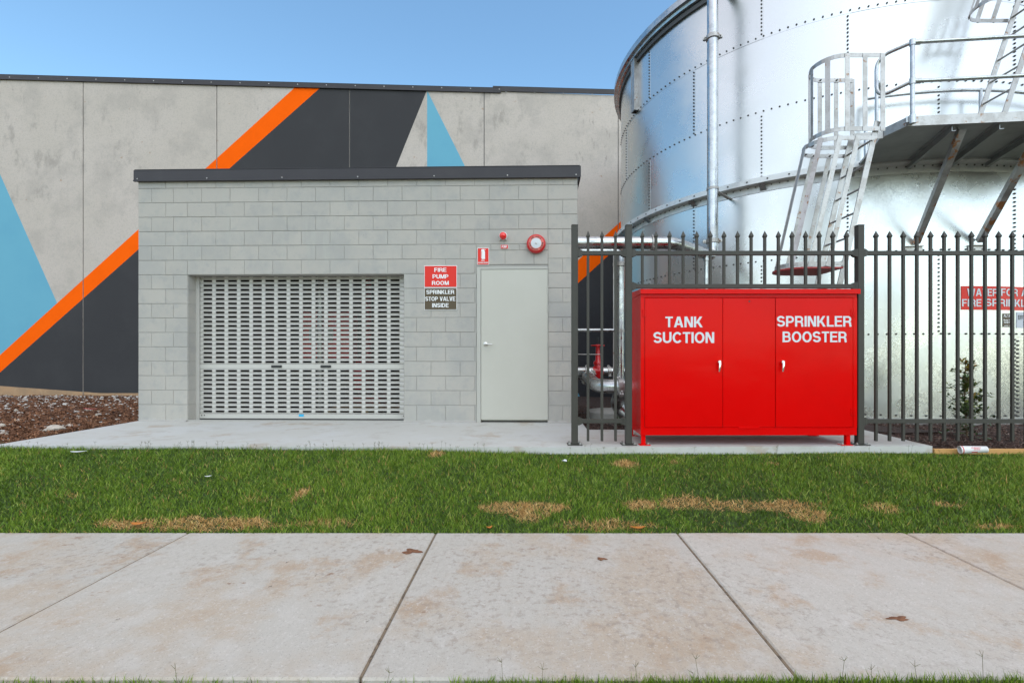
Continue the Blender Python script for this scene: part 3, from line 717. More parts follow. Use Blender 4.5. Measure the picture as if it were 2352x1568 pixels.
# wind girder at 3.6 m
wg = MB(); c0 = (TX,TY,0)
wg.lathe([(TR+.006,3.53),(TR+.014,3.53),(TR+.014,3.648),(TR+.150,3.648),(TR+.150,3.725),(TR+.157,3.725),(TR+.157,3.640),(TR+.006,3.640)][::-1], c0, 'z', 132)
wg = wg.build('wind_girder', M('bright_galvanised_angle', (.66,.67,.67), .4, .35, var=[(5,(.52,.53,.54),.46,.62,.7)]), tank, 30)
gb = MB()
for i in range(22*4):
    a = ph0+2*math.pi*i/(22*4)+.02
    gb.add([tp(a+dx/TR, TR+h, 3.684+dz) for h, s in ((.157,1),(.171,.6)) for dx, dz in ((-.012*s,-.012*s),(.012*s,-.012*s),(.012*s,.012*s),(-.012*s,.012*s))], [(4,5,6,7),(0,1,5,4),(1,2,6,5),(2,3,7,6),(3,0,4,7)])
gb.build('girder_bolts', m_bolt, wg, kind='stuff')
for i in range(22):     # clips under the girder
    a = ph0+DL*i; s = MB(); n = Vector((math.sin(a),-math.cos(a),0))
    s.bar(tp(a, TR+.015, 3.55), tp(a, TR+.148, 3.634), .09, .006); s.build('girder_clip', m_galv, wg)
# roof rim, gutter edge and cone
rim = MB().lathe([(TR-.02,7.10),(TR+.10,7.12),(TR+.11,7.17),(TR+.17,7.18),(TR+.17,7.30),(TR+.16,7.30),(TR+.15,7.2),(TR-.02,7.2)], c0, 'z', 132).build('roof_rim', m_galv2, tank, 30)
MB().lathe([(TR+.165,7.295),(2.0,7.75),(0,8.0)], c0, 'z', 66).build('roof_cone', m_galv, tank, 30)
rg = MB().lathe([(TR+.004,7.02),(TR+.05,7.02),(TR+.05,7.1),(TR+.004,7.1)], c0, 'z', 132).build('gutter', M('underside_shade_grey', (.10,.10,.10), .5, .4), tank, 30)  # shade under the roof overhang is put into this ring's dark grey
a = phi_of(1463); n = Vector((math.sin(a),-math.cos(a),0)); t = Vector((-n.y, n.x, 0)); up = (0,0,1)
ps = MB()
for dx, w, d in ((-.075,.02,.10),(.075,.02,.10)): ps.bar(tp(a,TR+.05,6.02)+t*dx, tp(a,TR+.05,7.1)+t*dx, .015, .10, tuple(n))
ps.bar(tp(a,TR+.09,6.02), tp(a,TR+.09,7.1), .15, .012, tuple(n))
ps.build('stiffener_post', m_galv3, tank)
MB().lathe([(TR-.3,-.30),(TR+.14,-.30),(TR+.14,-.02),(TR+.12,-.001),(TR-.3,-.001)], c0, 'z', 88).build('concrete_ring', m_kerb, tank, 30)

# decals on the tank, bent round it
def tank_patch(name, a0, a1, z0, z1, mat, parent, lift=.009):
    b = MB(); n = 10; vs = []
    for k in range(n+1):
        a = a0+(a1-a0)*k/n
        for z in (z0, z1): vs.append(tp(a, TR+lift, z))
        for z in (z0, z1): vs.append(tp(a, TR+lift-.002, z))
    fs = []
    for k in range(n): i = 4*k; fs += [(i,i+4,i+5,i+1),(i+2,i+3,i+7,i+6),(i,i+2,i+6,i+4),(i+1,i+5,i+7,i+3)]
    fs += [(0,1,3,2),(4*n,4*n+2,4*n+3,4*n+1)]
    b.add(vs, fs); return b.build(name, mat, parent)
def tank_text(body, x0, x1, y0, y1, mat, parent, lift=.0115, bold=.022):
    if ' ' in body:
        for w_, a, c in words(body, x0, x1): tank_text(w_, a, c, y0, y1, mat, parent, lift, bold)
        return
    vs, fs, _ = text_polys(body, bold); pa, pb = phi_of(x0), phi_of(x1); b = MB()
    Yd = tp((pa+pb)/2).y; z0, z1 = wz(y1, Yd), wz(y0, Yd)
    b.add([tp(pa+(pb-pa)*u, TR+lift+_d, z0+(z1-z0)*v) for u, v, _d in vs], fs); return b.build('lettering', mat, parent)
def tz(y, x): return wz(y, tp(phi_of(x)).y)
p0 = phi_of(2206.5); p1 = p0+.62
tsg = thing('tank_sign', 'long red WATER FOR FIRE SPRINKLER sign stuck on the tank wall', 'sign', tuple(tp(p0, TR, tz(711,2250))))
tank_patch('panel', p0, p1, tz(711.5,2250), tz(657,2250), m_signred, tsg)
for body, x0, x1, y0, y1 in (('WATER FOR A',2220,2357,663,680.5),('FIRE SPRINKLE',2208,2364,687,704.5)): tank_text(body, x0, x1, y0, y1, m_letter, tsg)
pa, pb = phi_of(2302), phi_of(2328)
pl1 = thing('maker_plate', 'small brown maker plate with white print below the red tank sign', 'plate', tuple(tp(pa, TR, tz(751,2310))))
tank_patch('panel', pa, pb, tz(751,2310), tz(720,2310), m_signbrown, pl1)
for body, x0, x1, y0, y1 in (('ALTAN',2303,2323,722,728.5),('Model No:',2303,2322,733,737),('Serial No:',2304,2322,738,742),('+6107 5618',2304,2324,746.5,749.5)): tank_text(body, x0, x1, y0, y1, m_white, pl1, bold=.03)
pa, pb = phi_of(2333), phi_of(2388)
pl2 = thing('capacity_plate', 'pale grey capacity plate with black print at the right edge', 'plate', tuple(tp(pa, TR, tz(752,2340))))
tank_patch('panel', pa, pb, tz(753,2345), tz(717,2345), m_greytank, pl2)
for body, x0, x1, y0, y1 in (('EFF C',2336.5,2355,724,734),('3',2348,2353,738.5,748)): tank_text(body, x0, x1, y0, y1, m_black, pl2, bold=.0)

# ------------------------------------------------------------------ access platform on the tank
DKZ = 3.70
plat = thing('access_platform', 'galvanised access platform with tubular guardrails fixed to the tank', 'platform', (5.5, 6.2, DKZ))
def frontY(X): return 5.62-.094*(X-4.52)
back = [tp(math.radians(d), TR+.11) for d in (30,20,10,0,-5,-10,-15,-20)]
deckp = [(4.44,5.93),(4.52,5.625),(8.0,frontY(8.0)),(8.2,6.9)]+[(v.x, v.y) for v in back]
MB().prism(deckp, DKZ-.035, DKZ).build('deck', m_deck, plat)
tb_ = MB(); tb_.bar((4.52,5.61,DKZ+.005),(8.0,frontY(8.0)-.015,DKZ+.005),.008,.115); tb_.bar((4.44,5.93,DKZ+.005),(4.515,5.625,DKZ+.005),.008,.105)
tb_.bar((4.12,5.97,DKZ-.02),(4.44,5.90,DKZ-.02),.008,.09)
tb_.build('toe_board', m_galv3, plat)
for i in range(5):
    x = 5.04+.52*i; a = Vector((x, frontY(x)+.03, DKZ-.075)); c = Vector((x+.40, 6.68 if i else 6.78, DKZ-.075))
    j = MB(); j.bar(a, c, .006, .075); j.bar(a+Vector((.022,0,-.036)), c+Vector((.022,0,-.036)), .045, .006); j.bar(a+Vector((-.022,0,.036)), c+Vector((-.022,0,.036)), .045, .005)
    j.build('joist', m_deck, plat)
for A, B_ in (((5.17,5.66,3.64),(5.52,6.75,2.53)),((6.02,5.53,3.64),(6.36,6.68,2.535))):
    s = MB(); A, B_ = Vector(A), Vector(B_); d = (B_-A).normalized(); r = d.cross(Vector((0,0,1))).normalized(); u = r.cross(d)
    s.bar(A, B_, .008, .075, tuple(u)); s.bar(A+r*.035-u*.035, B_+r*.035-u*.035, .07, .008, tuple(u)); st_ = s.build('strut', m_rusty, plat)
    a = math.atan2(B_.x-TX, TY-B_.y); f = MB(); f.bar(tp(a-.028,TR+.03,2.475), tp(a+.028,TR+.03,2.475), .05, .008); f.bar(tp(a-.028,TR+.012,2.44), tp(a+.028,TR+.012,2.44), .008, .07)
    f.build('foot_bracket', m_galv3, st_)
GZ = DKZ+.92; MZ = DKZ+.46
def gp(X, z): return Vector((X, frontY(X)-.045, z))
for X in (4.545, 6.55, 7.9):
    p_ = MB().tube([gp(X, DKZ-.03), gp(X, GZ)], .024, 14).build('guard_post', m_galv2, plat, 40)
    for z in (GZ, MZ):
        k = MB(); k.tube([gp(X, z-.035), gp(X, z+.035)], .032, 14); k.tube([gp(X, z), gp(X+.09, z)], .030, 14); k.build('clamp', m_galv2, p_, 40)
    k = MB(); k.tube([gp(X, DKZ-.04), gp(X, DKZ+.06)], .033, 14); k.bar(gp(X-.055, DKZ+.02)+Vector((0,.02,0)), gp(X+.055, DKZ+.02)+Vector((0,.02,0)), .01, .07)
    k.build('base_clamp', m_galv2, p_, 40)
MB().tube([gp(4.545, GZ), gp(8.0, GZ)], .021, 14).build('top_rail', m_galv2, plat, 40)
MB().tube([gp(4.545, MZ), gp(8.0, MZ)], .021, 14).build('middle_rail', m_galv2, plat, 40)
MB().tube(rounded([gp(4.545,GZ),(4.33,5.86,GZ),(4.33,5.86,MZ-.05),gp(4.545,MZ)],.16,7), .021, 14).build('end_loop', m_galv2, plat, 40)
def bp(d, z): return tp(math.radians(d), TR+.16, z)
for z in (GZ-.02, MZ-.1): MB().tube([bp(d, z) for d in range(-19, 26, 3)], .021, 12).build('rear_rail', m_galv2, plat, 40)
for d in (-19, 1, 22): MB().tube([bp(d, DKZ), bp(d, GZ)], .022, 12).build('rear_post', m_galv2, plat, 40)
MB().tube(rounded([bp(-16,GZ-.02),(4.62,6.25,GZ-.02),(4.62,6.25,DKZ+.06),bp(-16,DKZ+.1)],.18,7), .021, 12).build('rear_end_loop', m_galv2, plat, 40)

# ------------------------------------------------------------------ caged ladder up to the platform
LF, LB = 5.60, 6.06; LC = (LF+LB)/2; LRd = (LB-LF)/2+.03
def lx(z): return 4.14+(z-3.65)*.232
lad = thing('caged_ladder', 'leaning galvanised ladder with safety cage rising to the platform', 'ladder', (lx(.0), LC, 0))
for Y in (LF, LB): MB().bar((lx(.05),Y,.05),(lx(3.70),Y,3.70),.012,.065,(1,0,-.232)).build('stile', m_galv3, lad)
z = .3
while z < 3.7: MB().tube([(lx(z),LF,z),(lx(z),LB,z)], .013, 8).build('rung', m_galv3, lad, 40); z += .29
def hoop_path(x0, z, arm=.42, sl=0.):
    pts = [Vector((x0,LC-LRd,z)), Vector((x0-arm*.5,LC-LRd,z)), Vector((x0-arm,LC-LRd,z))]
    for i in range(1, 12): a = math.pi*i/12; pts.append(Vector((x0-arm-LRd*math.sin(a), LC-LRd*math.cos(a), z)))
    pts += [Vector((x0-arm,LC+LRd,z)), Vector((x0-arm*.5,LC+LRd,z)), Vector((x0,LC+LRd,z))]; return pts
def hoop(pts, h, parent, name='hoop', mat=None, t=.006):
    b = MB(); n = len(pts); vs = []
    for i, p in enumerate(pts):
        d = (pts[min(i+1,n-1)]-pts[max(i-1,0)]).normalized(); o = Vector((d.y,-d.x,0))
        for s in (0,1):
            for zz in (-h/2,h/2): vs.append(p+o*(t*s)+Vector((0,0,zz)))
    fs = []
    for i in range(n-1): k = 4*i; fs += [(k,k+4,k+5,k+1),(k+2,k+3,k+7,k+6),(k,k+2,k+6,k+4),(k+1,k+5,k+7,k+3)]
    fs += [(0,1,3,2),(4*n-4,4*n-2,4*n-1,4*n-3)]; b.add(vs, fs); return b.build(name, mat or m_galv3, parent)
top0 = 4.19
for x0, z in ((top0,4.47),(top0,3.60),(lx(3.49),3.49),(lx(2.0),2.0)):
    h_ = hoop(hoop_path(x0, z), .05, lad); pth = hoop_path(x0, z); bb = MB()
    for i in (1,2,4,6,8,10,12,14,15):
        p = pth[i]; d = (pth[min(i+1,16)]-pth[i-1]).normalized(); o = Vector((d.y,-d.x,0)); bb.tube([p+o*.006, p+o*.026], [.011,.008], 6)
    bb.build('cage_bolts', m_bolt, h_, kind='stuff')
pu_, pl_ = hoop_path(top0, 4.49), hoop_path(top0, 3.57); qa, qb = hoop_path(lx(3.52), 3.52), hoop_path(lx(1.97), 1.97)
def strip(A, B_, out, parent): MB().bar(A, B_, .005, .045, tuple(out)).build('cage_strip', m_galv3, parent)
for i in (0,1,2,5,8,11,14,15,16):
    d = (pu_[min(i+1,16)]-pu_[max(i-1,0)]).normalized(); inn = -Vector((d.y,-d.x,0))*.003
    MBs = MB(); MBs.bar(pu_[i]+inn, pl_[i]+inn, .055, .005, tuple(Vector((d.y,-d.x,0)))); MBs.build('cage_strip', m_galv3, lad)
for i in (1,2,5,8,11,14,15):
    d = (qa[min(i+1,16)]-qa[max(i-1,0)]).normalized(); inn = -Vector((d.y,-d.x,0))*.003
    MB().bar(qa[i]+inn, qb[i]+inn, .056, .005, tuple(Vector((d.y,-d.x,0)))).build('cage_strip', m_galv3, lad)
MB().prism([(p.x, p.y) for p in hoop_path(lx(1.95)-.02, 0)], 1.945, 1.965).build('red_closing_plate', m_redbrown, lad, label='dull red plate closing the foot of the cage')

# upper ladder from the platform to the roof
UF, UB = 5.90, 6.28
def ux(z): return 5.89+(z-3.72)*.337
ul = thing('roof_ladder', 'galvanised ladder leaning from the platform up to the tank roof', 'ladder', (ux(3.72), 6.1, 3.72))
for Y in (UF, UB): MB().bar((ux(3.71),Y,3.71),(ux(7.5),Y,7.5),.012,.065,(1,0,-.337)).build('stile', m_galv3, ul)
z = 3.98
while z < 7.4: MB().tube([(ux(z),UF,z),(ux(z),UB,z)], .013, 8).build('rung', m_galv3, ul, 40); z += .29
LC, LRd = (UF+UB)/2, (UB-UF)/2+.06
for z in (5.42, 6.4, 7.4): hoop(hoop_path(ux(z), z), .048, ul)
qa, qb = hoop_path(ux(7.42), 7.42), hoop_path(ux(5.40), 5.40)
for i in (1,2,5,8,11,14,15):
    d = (qa[min(i+1,16)]-qa[max(i-1,0)]).normalized(); inn = -Vector((d.y,-d.x,0))*.003
    MB().bar(qa[i]+inn, qb[i]+inn, .056, .005, tuple(Vector((d.y,-d.x,0)))).build('cage_strip', m_galv3, ul)

# ------------------------------------------------------------------ pipework between pump room and tank
def coupling(p, axis, r, parent, mat=None):
    p = Vector(p); ax = Vector(axis).normalized(); b = MB()
    b.tube([p-ax*.035, p-ax*.03, p+ax*.03, p+ax*.035], [r+.006, r+.018, r+.018, r+.006], 20)
    o = ax.orthogonal().normalized() if abs(ax.z) < .9 else Vector((1,-.25,0)).normalized()
    q = ax.cross(o)
    for s in (-1, 1):
        c = p+o*s*(r+.03); b.bar(c-o*.03, c+o*.03, .045, .045, tuple(ax)); b.tube([c-q*.055, c+q*.055], .010, 8)
    return b.build('coupling', mat or m_galv3, parent, 40)
DP = .084
hp = thing('delivery_pipe', 'thick galvanised pipe from the pump room bending up the tank side', 'pipe', (2.89, 7.4, 1.6))
ZT = 2.467
MB().tube(rounded([(.60,6.5,ZT),(1.99,6.5,ZT),(2.89,7.4,ZT),(2.89,7.4,ZT+.9)],.16,6), DP, 24).build('horizontal_run', m_galv2, hp, 50)
MB().tube([(2.89,7.4,ZT+.2),(2.89,7.4,6.75)], DP-.001, 24).build('riser', m_galv2, hp, 50)
a = math.atan2(2.89-TX, TY-7.4); MB().tube(rounded([(2.89,7.4,6.7),(2.89,7.4,6.98),tp(a,TR,6.98)],.2,6), DP, 24).build('inlet_bend', m_galv2, hp, 50)
for p, ax in (((2.89,7.4,ZT+.24),(0,0,1)),((2.89,7.4,wz(87,7.4)),(0,0,1)),((1.72,6.5,ZT),(1,0,0))): coupling(p, ax, DP, hp)
br = MB(); zc = wz(434,7.4); br.tube([(2.89,7.4,zc-.02),(2.89,7.4,zc+.02)], DP+.008, 24); br.bar((2.89,7.4,zc), tuple(tp(a,TR+.02,zc)), .05, .02); br.build('wall_clamp', m_galv3, hp, 50)
sp = MB(); p = at(1622, 590, 7.15); sp.tube([(p.x,p.y,-.2),(p.x,p.y,p.z)], .029, 14); sp.tube([(p.x,p.y,p.z-.06),(p.x,p.y,p.z)], .045, 14); sp.bar((p.x-.12,p.y,p.z+.006),(p.x+.12,p.y,p.z+.006),.12,.012)
sp.build('stand_leg', m_galv2, hp, 50)
h2 = thing('test_pipe', 'thin upright galvanised pipe left of the cabinet behind the fence', 'pipe', (1.42,7.3,-.1))
MB().tube(rounded([(.60,7.3,wz(577,7.3)),(wx(1425,7.3),7.3,wz(577,7.3)),(wx(1425,7.3),7.3,-.15)],.14,6), .057, 20).build('bent_pipe', m_galv2, h2, 50)
coupling((wx(1425,7.3),7.3,wz(607,7.3)), (0,0,1), .057, h2); MB().tube([(wx(1425,7.3),7.3,wz(760,7.3)-.02),(wx(1425,7.3),7.3,wz(760,7.3)+.02)], .066, 16).build('pipe_clip', m_galv3, h2, 50)
c3 = thing('conduit', 'thin galvanised conduit crossing behind the fence to an upright', 'conduit', (wx(1410,7.1),7.1,-.1))
MB().tube([(.6,7.1,wz(758,7.1)),(wx(1411,7.1),7.1,wz(758,7.1))], .024, 12).build('crossing_tube', m_galv2, c3, 50)
MB().tube([(wx(1410,7.1),7.12,-.15),(wx(1410,7.1),7.12,wz(545,7.1))], .011, 8).build('upright_tube', m_galv3, c3, 50)
MB().tube([(.6,7.15,wz(813.7,7.15)),(wx(1385,7.15),7.15,wz(813.7,7.15))], .006, 8).build('wire', m_galv3, c3, 50)
bp_ = thing('suction_pipe', 'large low galvanised pipe with elbow running behind the red cabinet', 'pipe', (1.0,6.1,0.))
MB().tube(rounded([(.60,8.6,.56),(1.04,8.6,.56),(.885,6.15,.52),(1.1,5.95,.52),(3.2,5.95,.52)],.34,8), .090, 24).build('bent_pipe', m_galv2, bp_, 50)
coupling((wx(1424,5.95),5.95,.52), (1,0,0), .09, bp_); coupling((.80,8.6,.56),(1,0,0),.09,bp_); coupling((1.0,7.9,.55),(.06,1,0),.09,bp_)
MB().tube(rounded([(1.16,6.05,.40),(1.16,6.3,.25),(1.42,6.2,.0),(1.5,6.1,-.2)],.12,6), .08, 20).build('drain_bend', m_galv2, bp_, 50)
bp2 = thing('tank_outlet_pipe', 'short galvanised pipe with red gate valve leading from the tank', 'pipe', (1.32,9.1,.2))
MB().tube([(.6,9.1,.60),(2.4,9.1,.60)], .084, 20).build('outlet_run', m_galv2, bp2, 50)
for x in (1.12,1.55): coupling((x,9.1,.60),(1,0,0),.084,bp2)
MB().tube([(1.72,9.1,-.3),(1.72,9.1,.52)], .03, 10).build('stand_leg', m_galv3, bp2, 50)
vx = wx(1373,9.1); gv = MB(); gv.lathe([(0,-.13),(.07,-.13),(.085,-.1),(.085,.08),(.07,.13),(.085,.14),(.085,.19),(.05,.22),(.038,.5),(.045,.52),(0,.53)], (vx,9.1,.60), 'z', 18)
gv.tube([(vx-.10,9.1,.6),(vx+.10,9.1,.6)],.092,18)
gv = gv.build('gate_valve', m_red2, bp2, 50)
hw = MB(); R_ = .125
hw.tube([(vx+R_*math.cos(t_*math.pi/12), 9.1+R_*math.sin(t_*math.pi/12), 1.10) for t_ in range(25)], .014, 8, False)
for t_ in range(4): hw.tube([(vx,9.1,1.10),(vx+R_*math.cos(t_*math.pi/2+.4),9.1+R_*math.sin(t_*math.pi/2+.4),1.10)], .010, 6)
hw.build('handwheel', m_red2, gv, 50); MB().tube([(vx,9.1,1.0),(vx,9.1,1.27)], .014, 8).build('stem', m_blacksteel, gv, 50)
pad = thing('round_concrete_pad', 'round pale concrete pad in the mulch under the pipes', 'concrete pad', (1.22,7.0,0))
MB().lathe([(0,.10),(.33,.10),(.36,.085),(.37,-.1)], (1.22,7.0,0), 'z', 36).build('block', m_kerb, pad, 40)

# ------------------------------------------------------------------ steel picket fence
FY = 4.835
fence = thing('picket_fence', 'charcoal steel picket fence with spear tops along the apron', 'fence', (.469, FY, 0))
posts = [.469, 1.022, 3.396, 5.77]
pm = MB(); pm.cbox(-.0325,.0325,-.0325,.0325,.008,2.245,.004); pm.cbox(-.0335,.0335,-.0335,.0335,2.2455,2.252,.002); pm = pm.mesh('post', m_fence)
bpm = MB(); bpm.cbox(-.075,.075,-.065,.065,.0005,.0095,.002); bpm = bpm.mesh('base_plate', m_fence)
bom = MB().lathe([(.016,0),(.016,.004),(.010,.005),(.010,.018),(0,.021)], (0,0,.0095), 'z', 6).mesh('anchor_bolt', m_galv3)
for X in posts:
    p = link('post', pm, fence, (X-.469,0,0)); b = link('base_plate', bpm, p)
    for dx, dy in ((-.055,-.045),(.055,-.045),(-.055,.045),(.055,.045)): link('anchor_bolt', bom, p, (dx,dy,0))
def picket_mesh(z0, z1):
    b = MB(); b.cbox(-.0128,.0128,-.0128,.0128,z0,z1-.055,.002)
    z = z1-.06; w = .0185
    vs = [(-w,-w,z),(w,-w,z),(w,w,z),(-w,w,z),(-.014,-.014,z-.012),(.014,-.014,z-.012),(.014,.014,z-.012),(-.014,.014,z-.012),(-w*1.0,-w,z+.006),(w,-w,z+.006),(w,w,z+.006),(-w,w,z+.006),(0,0,z1)]
    fs = [(4,5,1,0),(5,6,2,1),(6,7,3,2),(7,4,0,3),(0,1,9,8),(1,2,10,9),(2,3,11,10),(3,0,8,11),(8,9,12),(9,10,12),(10,11,12),(11,8,12)]
    b.add(vs, fs); return b.mesh('picket', m_fence)
full, short = picket_mesh(.036, 2.197), picket_mesh(1.60, 2.197)
def px(x): return (x-VX)/224.0
for x in (1351,1383,1414.3): link('picket', full, fence, (px(x)-.469,0,0))
for i in range(16): link('picket', short, fence, (px(1476+31.33*i)-.469,0,0))
for i in range(16): link('picket', full, fence, (px(2014+31.4*i)-.469,0,0))
def rail(a, c, zc):
    MB().cbox(posts[a]+.035, posts[c]-.035, FY-.0175, FY+.0175, zc-.022, zc+.022, .003).build('rail', m_fence, fence)
    for X, s in ((posts[a]+.033, 1), (posts[c]-.033, -1)):
        k = MB(); x0, x1 = X, X+s*.045
        prof = [(x0,.040),(x0+s*.012,.040),(x1,.0275)]
        vs = [(x, FY+sy*(hh-.012), zc+sz*hh) for x, hh in prof for sy, sz in ((-1,-1),(1,-1),(1,1),(-1,1))]; fs = []
        for i in range(2):
            for q in range(4): f = (4*i+q,4*i+(q+1) % 4,4*i+4+(q+1) % 4,4*i+4+q); fs.append(f if s > 0 else f[::-1])
        fs.append((8,9,10,11) if s > 0 else (11,10,9,8)); k.add(vs, fs); k.build('rail_bracket', m_fence, fence)
for a, c, zs in ((0,1,(1.965,.242)),(1,2,(1.965,1.625)),(2,3,(1.965,.242))):
    for z in zs: rail(a, c, z)

# ------------------------------------------------------------------ red booster cabinet
CY0, CY1 = 4.78, 5.40; CX0, CX1 = 1.136, 3.335; CZ0, CZ1 = .104, 1.54
cab = thing('booster_cabinet', 'glossy red steel cabinet on short legs between fence posts', 'cabinet', ((CX0+CX1)/2, 5.1, 0))
def cz(y): return wz(y, CY0)
def cxx(x): return wx(x, CY0)
b = MB(); fz0, fz1 = cz(981), cz(684)
dx = [cxx(1481), cxx(1660.3), cxx(1780.7), cxx(1959)]
b.cbox(CX0,CX1,CY0,CY1,CZ0,fz0-.003,.003); b.cbox(CX0,CX1,CY0,CY1,fz1+.003,CZ1,.003)
b.box(CX0,dx[0]-.003,CY0,CY1,fz0-.003,fz1+.003); b.box(dx[3]+.003,CX1,CY0,CY1,fz0-.003,fz1+.003)
b.box(CX0+.01,CX1-.01,CY1-.01,CY1,CZ0,CZ1)
body = b.build('body', m_red, cab)
MB().box(dx[0]-.002,dx[3]+.002,CY0+.012,CY0+.02,fz0-.002,fz1+.002).build('seam_shade_backing', m_black, cab)  # added black sheet behind the doors, puts shade into the seam gaps by colour
lid = MB(); y0, y1 = CY0-.032, CY1+.02; x0, x1 = 1.1285, 3.3487
lid.add([(x0,y0,1.538),(x1,y0,1.538),(x1,y0,1.585),(x0,y0,1.585),(x0,y1,1.538),(x1,y1,1.538),(x1,y1,1.62),(x0,y1,1.62)], [(0,1,2,3),(3,2,6,7),(5,4,7,6),(0,3,7,4),(1,5,6,2),(0,4,5,1)])
lid.build('lid', m_red, cab)
dl = MB().cbox(dx[0]+.001,dx[1]-.0035,CY0-.003,CY0+.01,fz0,fz1,.0025).build('door', m_red, cab)
cp = MB().cbox(dx[1]+.001,dx[2]-.001,CY0-.001,CY0+.01,fz0,fz1,.0025).build('centre_panel', m_red, cab)
dr = MB().cbox(dx[2]+.0035,dx[3]-.001,CY0-.003,CY0+.01,fz0,fz1,.0025).build('door', m_red, cab)
MB().lathe([(0,.001),(.009,.001),(.009,0)], (cxx(1721),CY0-.001,cz(692)), 'y', 12).build('lock_hole', m_black, cp)
MB().cbox(cxx(1696),cxx(1744),CY0-.006,CY0-.0005,cz(985),cz(979.5),.001).build('bottom_tab', m_red, cp)
for d_, body_, x0, x1, y0, y1 in ((dl,'TANK',1528,1614,727,751.5),(dl,'SUCTION',1500.5,1640,762.3,787.8),(dr,'SPRINKLER',1784,1955.5,725.5,750.8),(dr,'BOOSTER',1797,1944.5,761,786.5)):
    lettering('lettering', body_, cxx(x0), cxx(x1), cz(y1), cz(y0), CY0-.0045, m_letter, d_, bold=.016)
for d_, hx in ((dl,1650.5),(dr,1795.5)):
    h = MB(); X, Zc = cxx(hx), cz(831); h.lathe([(0,.028),(.016,.028),(.018,.02),(.018,0)], (X,CY0-.003,Zc), 'y', 18)
    h.tube([(X,CY0-.026,Zc+.008),(X+.001,CY0-.034,Zc-.02),(X-.003,CY0-.036,Zc-.07),(X-.008,CY0-.034,Zc-.098)], [.013,.0125,.0095,.007], 10)
    h.build('lever_handle', m_chrome, d_, 50)
for d_, hx in ((dl,1481),(dr,1959)):
    for hy in (719, 946):
        h = MB(); X, Zc = cxx(hx), cz(hy); h.cbox(X-.024,X+.024,CY0-.007,CY0-.0035,Zc-.038,Zc+.038,.001); h.tube([(X,CY0-.009,Zc-.038),(X,CY0-.009,Zc+.038)], .006, 8)
        for i in (-1,1):
            for j in (-1,0,1): h.lathe([(0,.003),(.005,.002),(.006,0)], (X+i*.016,CY0-.007,Zc+j*.028), 'y', 6)
        h.build('hinge', m_red, d_, 50)
for X, Y in ((cxx(1478.5),CY0+.03),(cxx(1950),CY0+.03),(cxx(1478.5),CY1-.03),(cxx(1950),CY1-.03)):
    l = MB(); l.cbox(X-.021,X+.021,Y-.021,Y+.021,.008,CZ0+.002,.002); l.cbox(X-.04 if X < 2 else X-.07,X+.07 if X < 2 else X+.04,Y-.035,Y+.05,.0005,.0075,.001)
    lg = l.build('leg', m_red, cab)
    MB().lathe([(.018,0),(.018,.004),(.012,.005),(.012,.02),(0,.024)], (X+(.05 if X < 2 else -.05),Y,.0076), 'z', 6).build('anchor_bolt', m_galv3, lg)

# ------------------------------------------------------------------ vegetation and loose things
def blades(name, mat, P, H, Wd, lean, tone, kind='stuff'):
    """P (n,3) feet, H heights, Wd widths, lean lengths; five vertices to a blade"""
    n = len(P); a = rng.uniform(0, 2*math.pi, n); fa = rng.uniform(0, 2*math.pi, n)
    dv = np.stack([np.cos(a), np.sin(a), np.zeros(n)], 1); sv = np.stack([np.cos(fa), np.sin(fa), np.zeros(n)], 1)*Wd[:,None]/2
    up = np.array([0,0,1.]); mid_ = P+up*(H*.55)[:,None]+dv*(lean*.35)[:,None]; tip = P+up*H[:,None]+dv*lean[:,None]
    V = np.stack([P-sv, P+sv, mid_+sv*.8, mid_-sv*.8, tip], 1).reshape(-1,3)
    me = bpy.data.meshes.new(name); me.vertices.add(n*5); me.vertices.foreach_set('co', V.ravel())
    base = (np.arange(n)*5)[:,None]; li = np.concatenate([base+np.array([0,1,2,3]), base+np.array([3,2,4])], 1).ravel()
    me.loops.add(n*7); me.loops.foreach_set('vertex_index', li.astype(np.int32))
    me.polygons.add(n*2); ls = np.stack([np.arange(n)*7, np.arange(n)*7+4], 1).ravel(); me.polygons.foreach_set('loop_start', ls.astype(np.int32))
    me.materials.append(mat); at_ = me.attributes.new('tone', 'FLOAT', 'FACE'); at_.data.foreach_set('value', np.repeat(tone, 2).astype(np.float32))
    me.update(calc_edges=True); me.validate(); return link(name, me, None, None, kind)
def unpix(x, y):
    """pixel on the turf slope -> (X, Y)"""
    Y = np.linspace(PF, 4.8, 300); X = (x-VX)*Y/F; Z = turf_z(X, Y); yy = VY-(Z-CH)*F/Y; k = int(np.argmin(abs(yy-y))); return X[k], Y[k]
dry = []
for x0, x1, y, ry, s in ((232,655,1206,13,1.),(1105,1290,1168,11,1.),(1170,1260,1186,14,.9),(1250,1500,1209,10,.55),(1330,1470,1206,8,.6),(1432,1518,1162,10,.9),(1500,1640,1158,13,.8),(1600,1900,1164,12,1.),(1810,1905,1184,17,1.),(1990,2060,1168,12,.5),
        (676,706,1136,13,1.),(984,1018,1044,7,1.),(1410,1470,1068,8,1.),(1535,1560,1062,4,.6),(2150,2215,1162,5,.7),(660,820,1204,9,.35),(390,420,1104,4,.5),(560,640,1150,6,.3),(2230,2352,1212,5,.5),(1770,1790,1066,4,.6),(120,190,1140,6,.25)):
    cx, cyy = unpix((x0+x1)/2, y); xa, _ = unpix(x0, y); xb, _ = unpix(x1, y); _, ya = unpix((x0+x1)/2, y+ry); _, yb = unpix((x0+x1)/2, y-ry); dry.append((cx, cyy, (xb-xa)/2*.98, max((yb-ya)/2*1.1, .032), s))
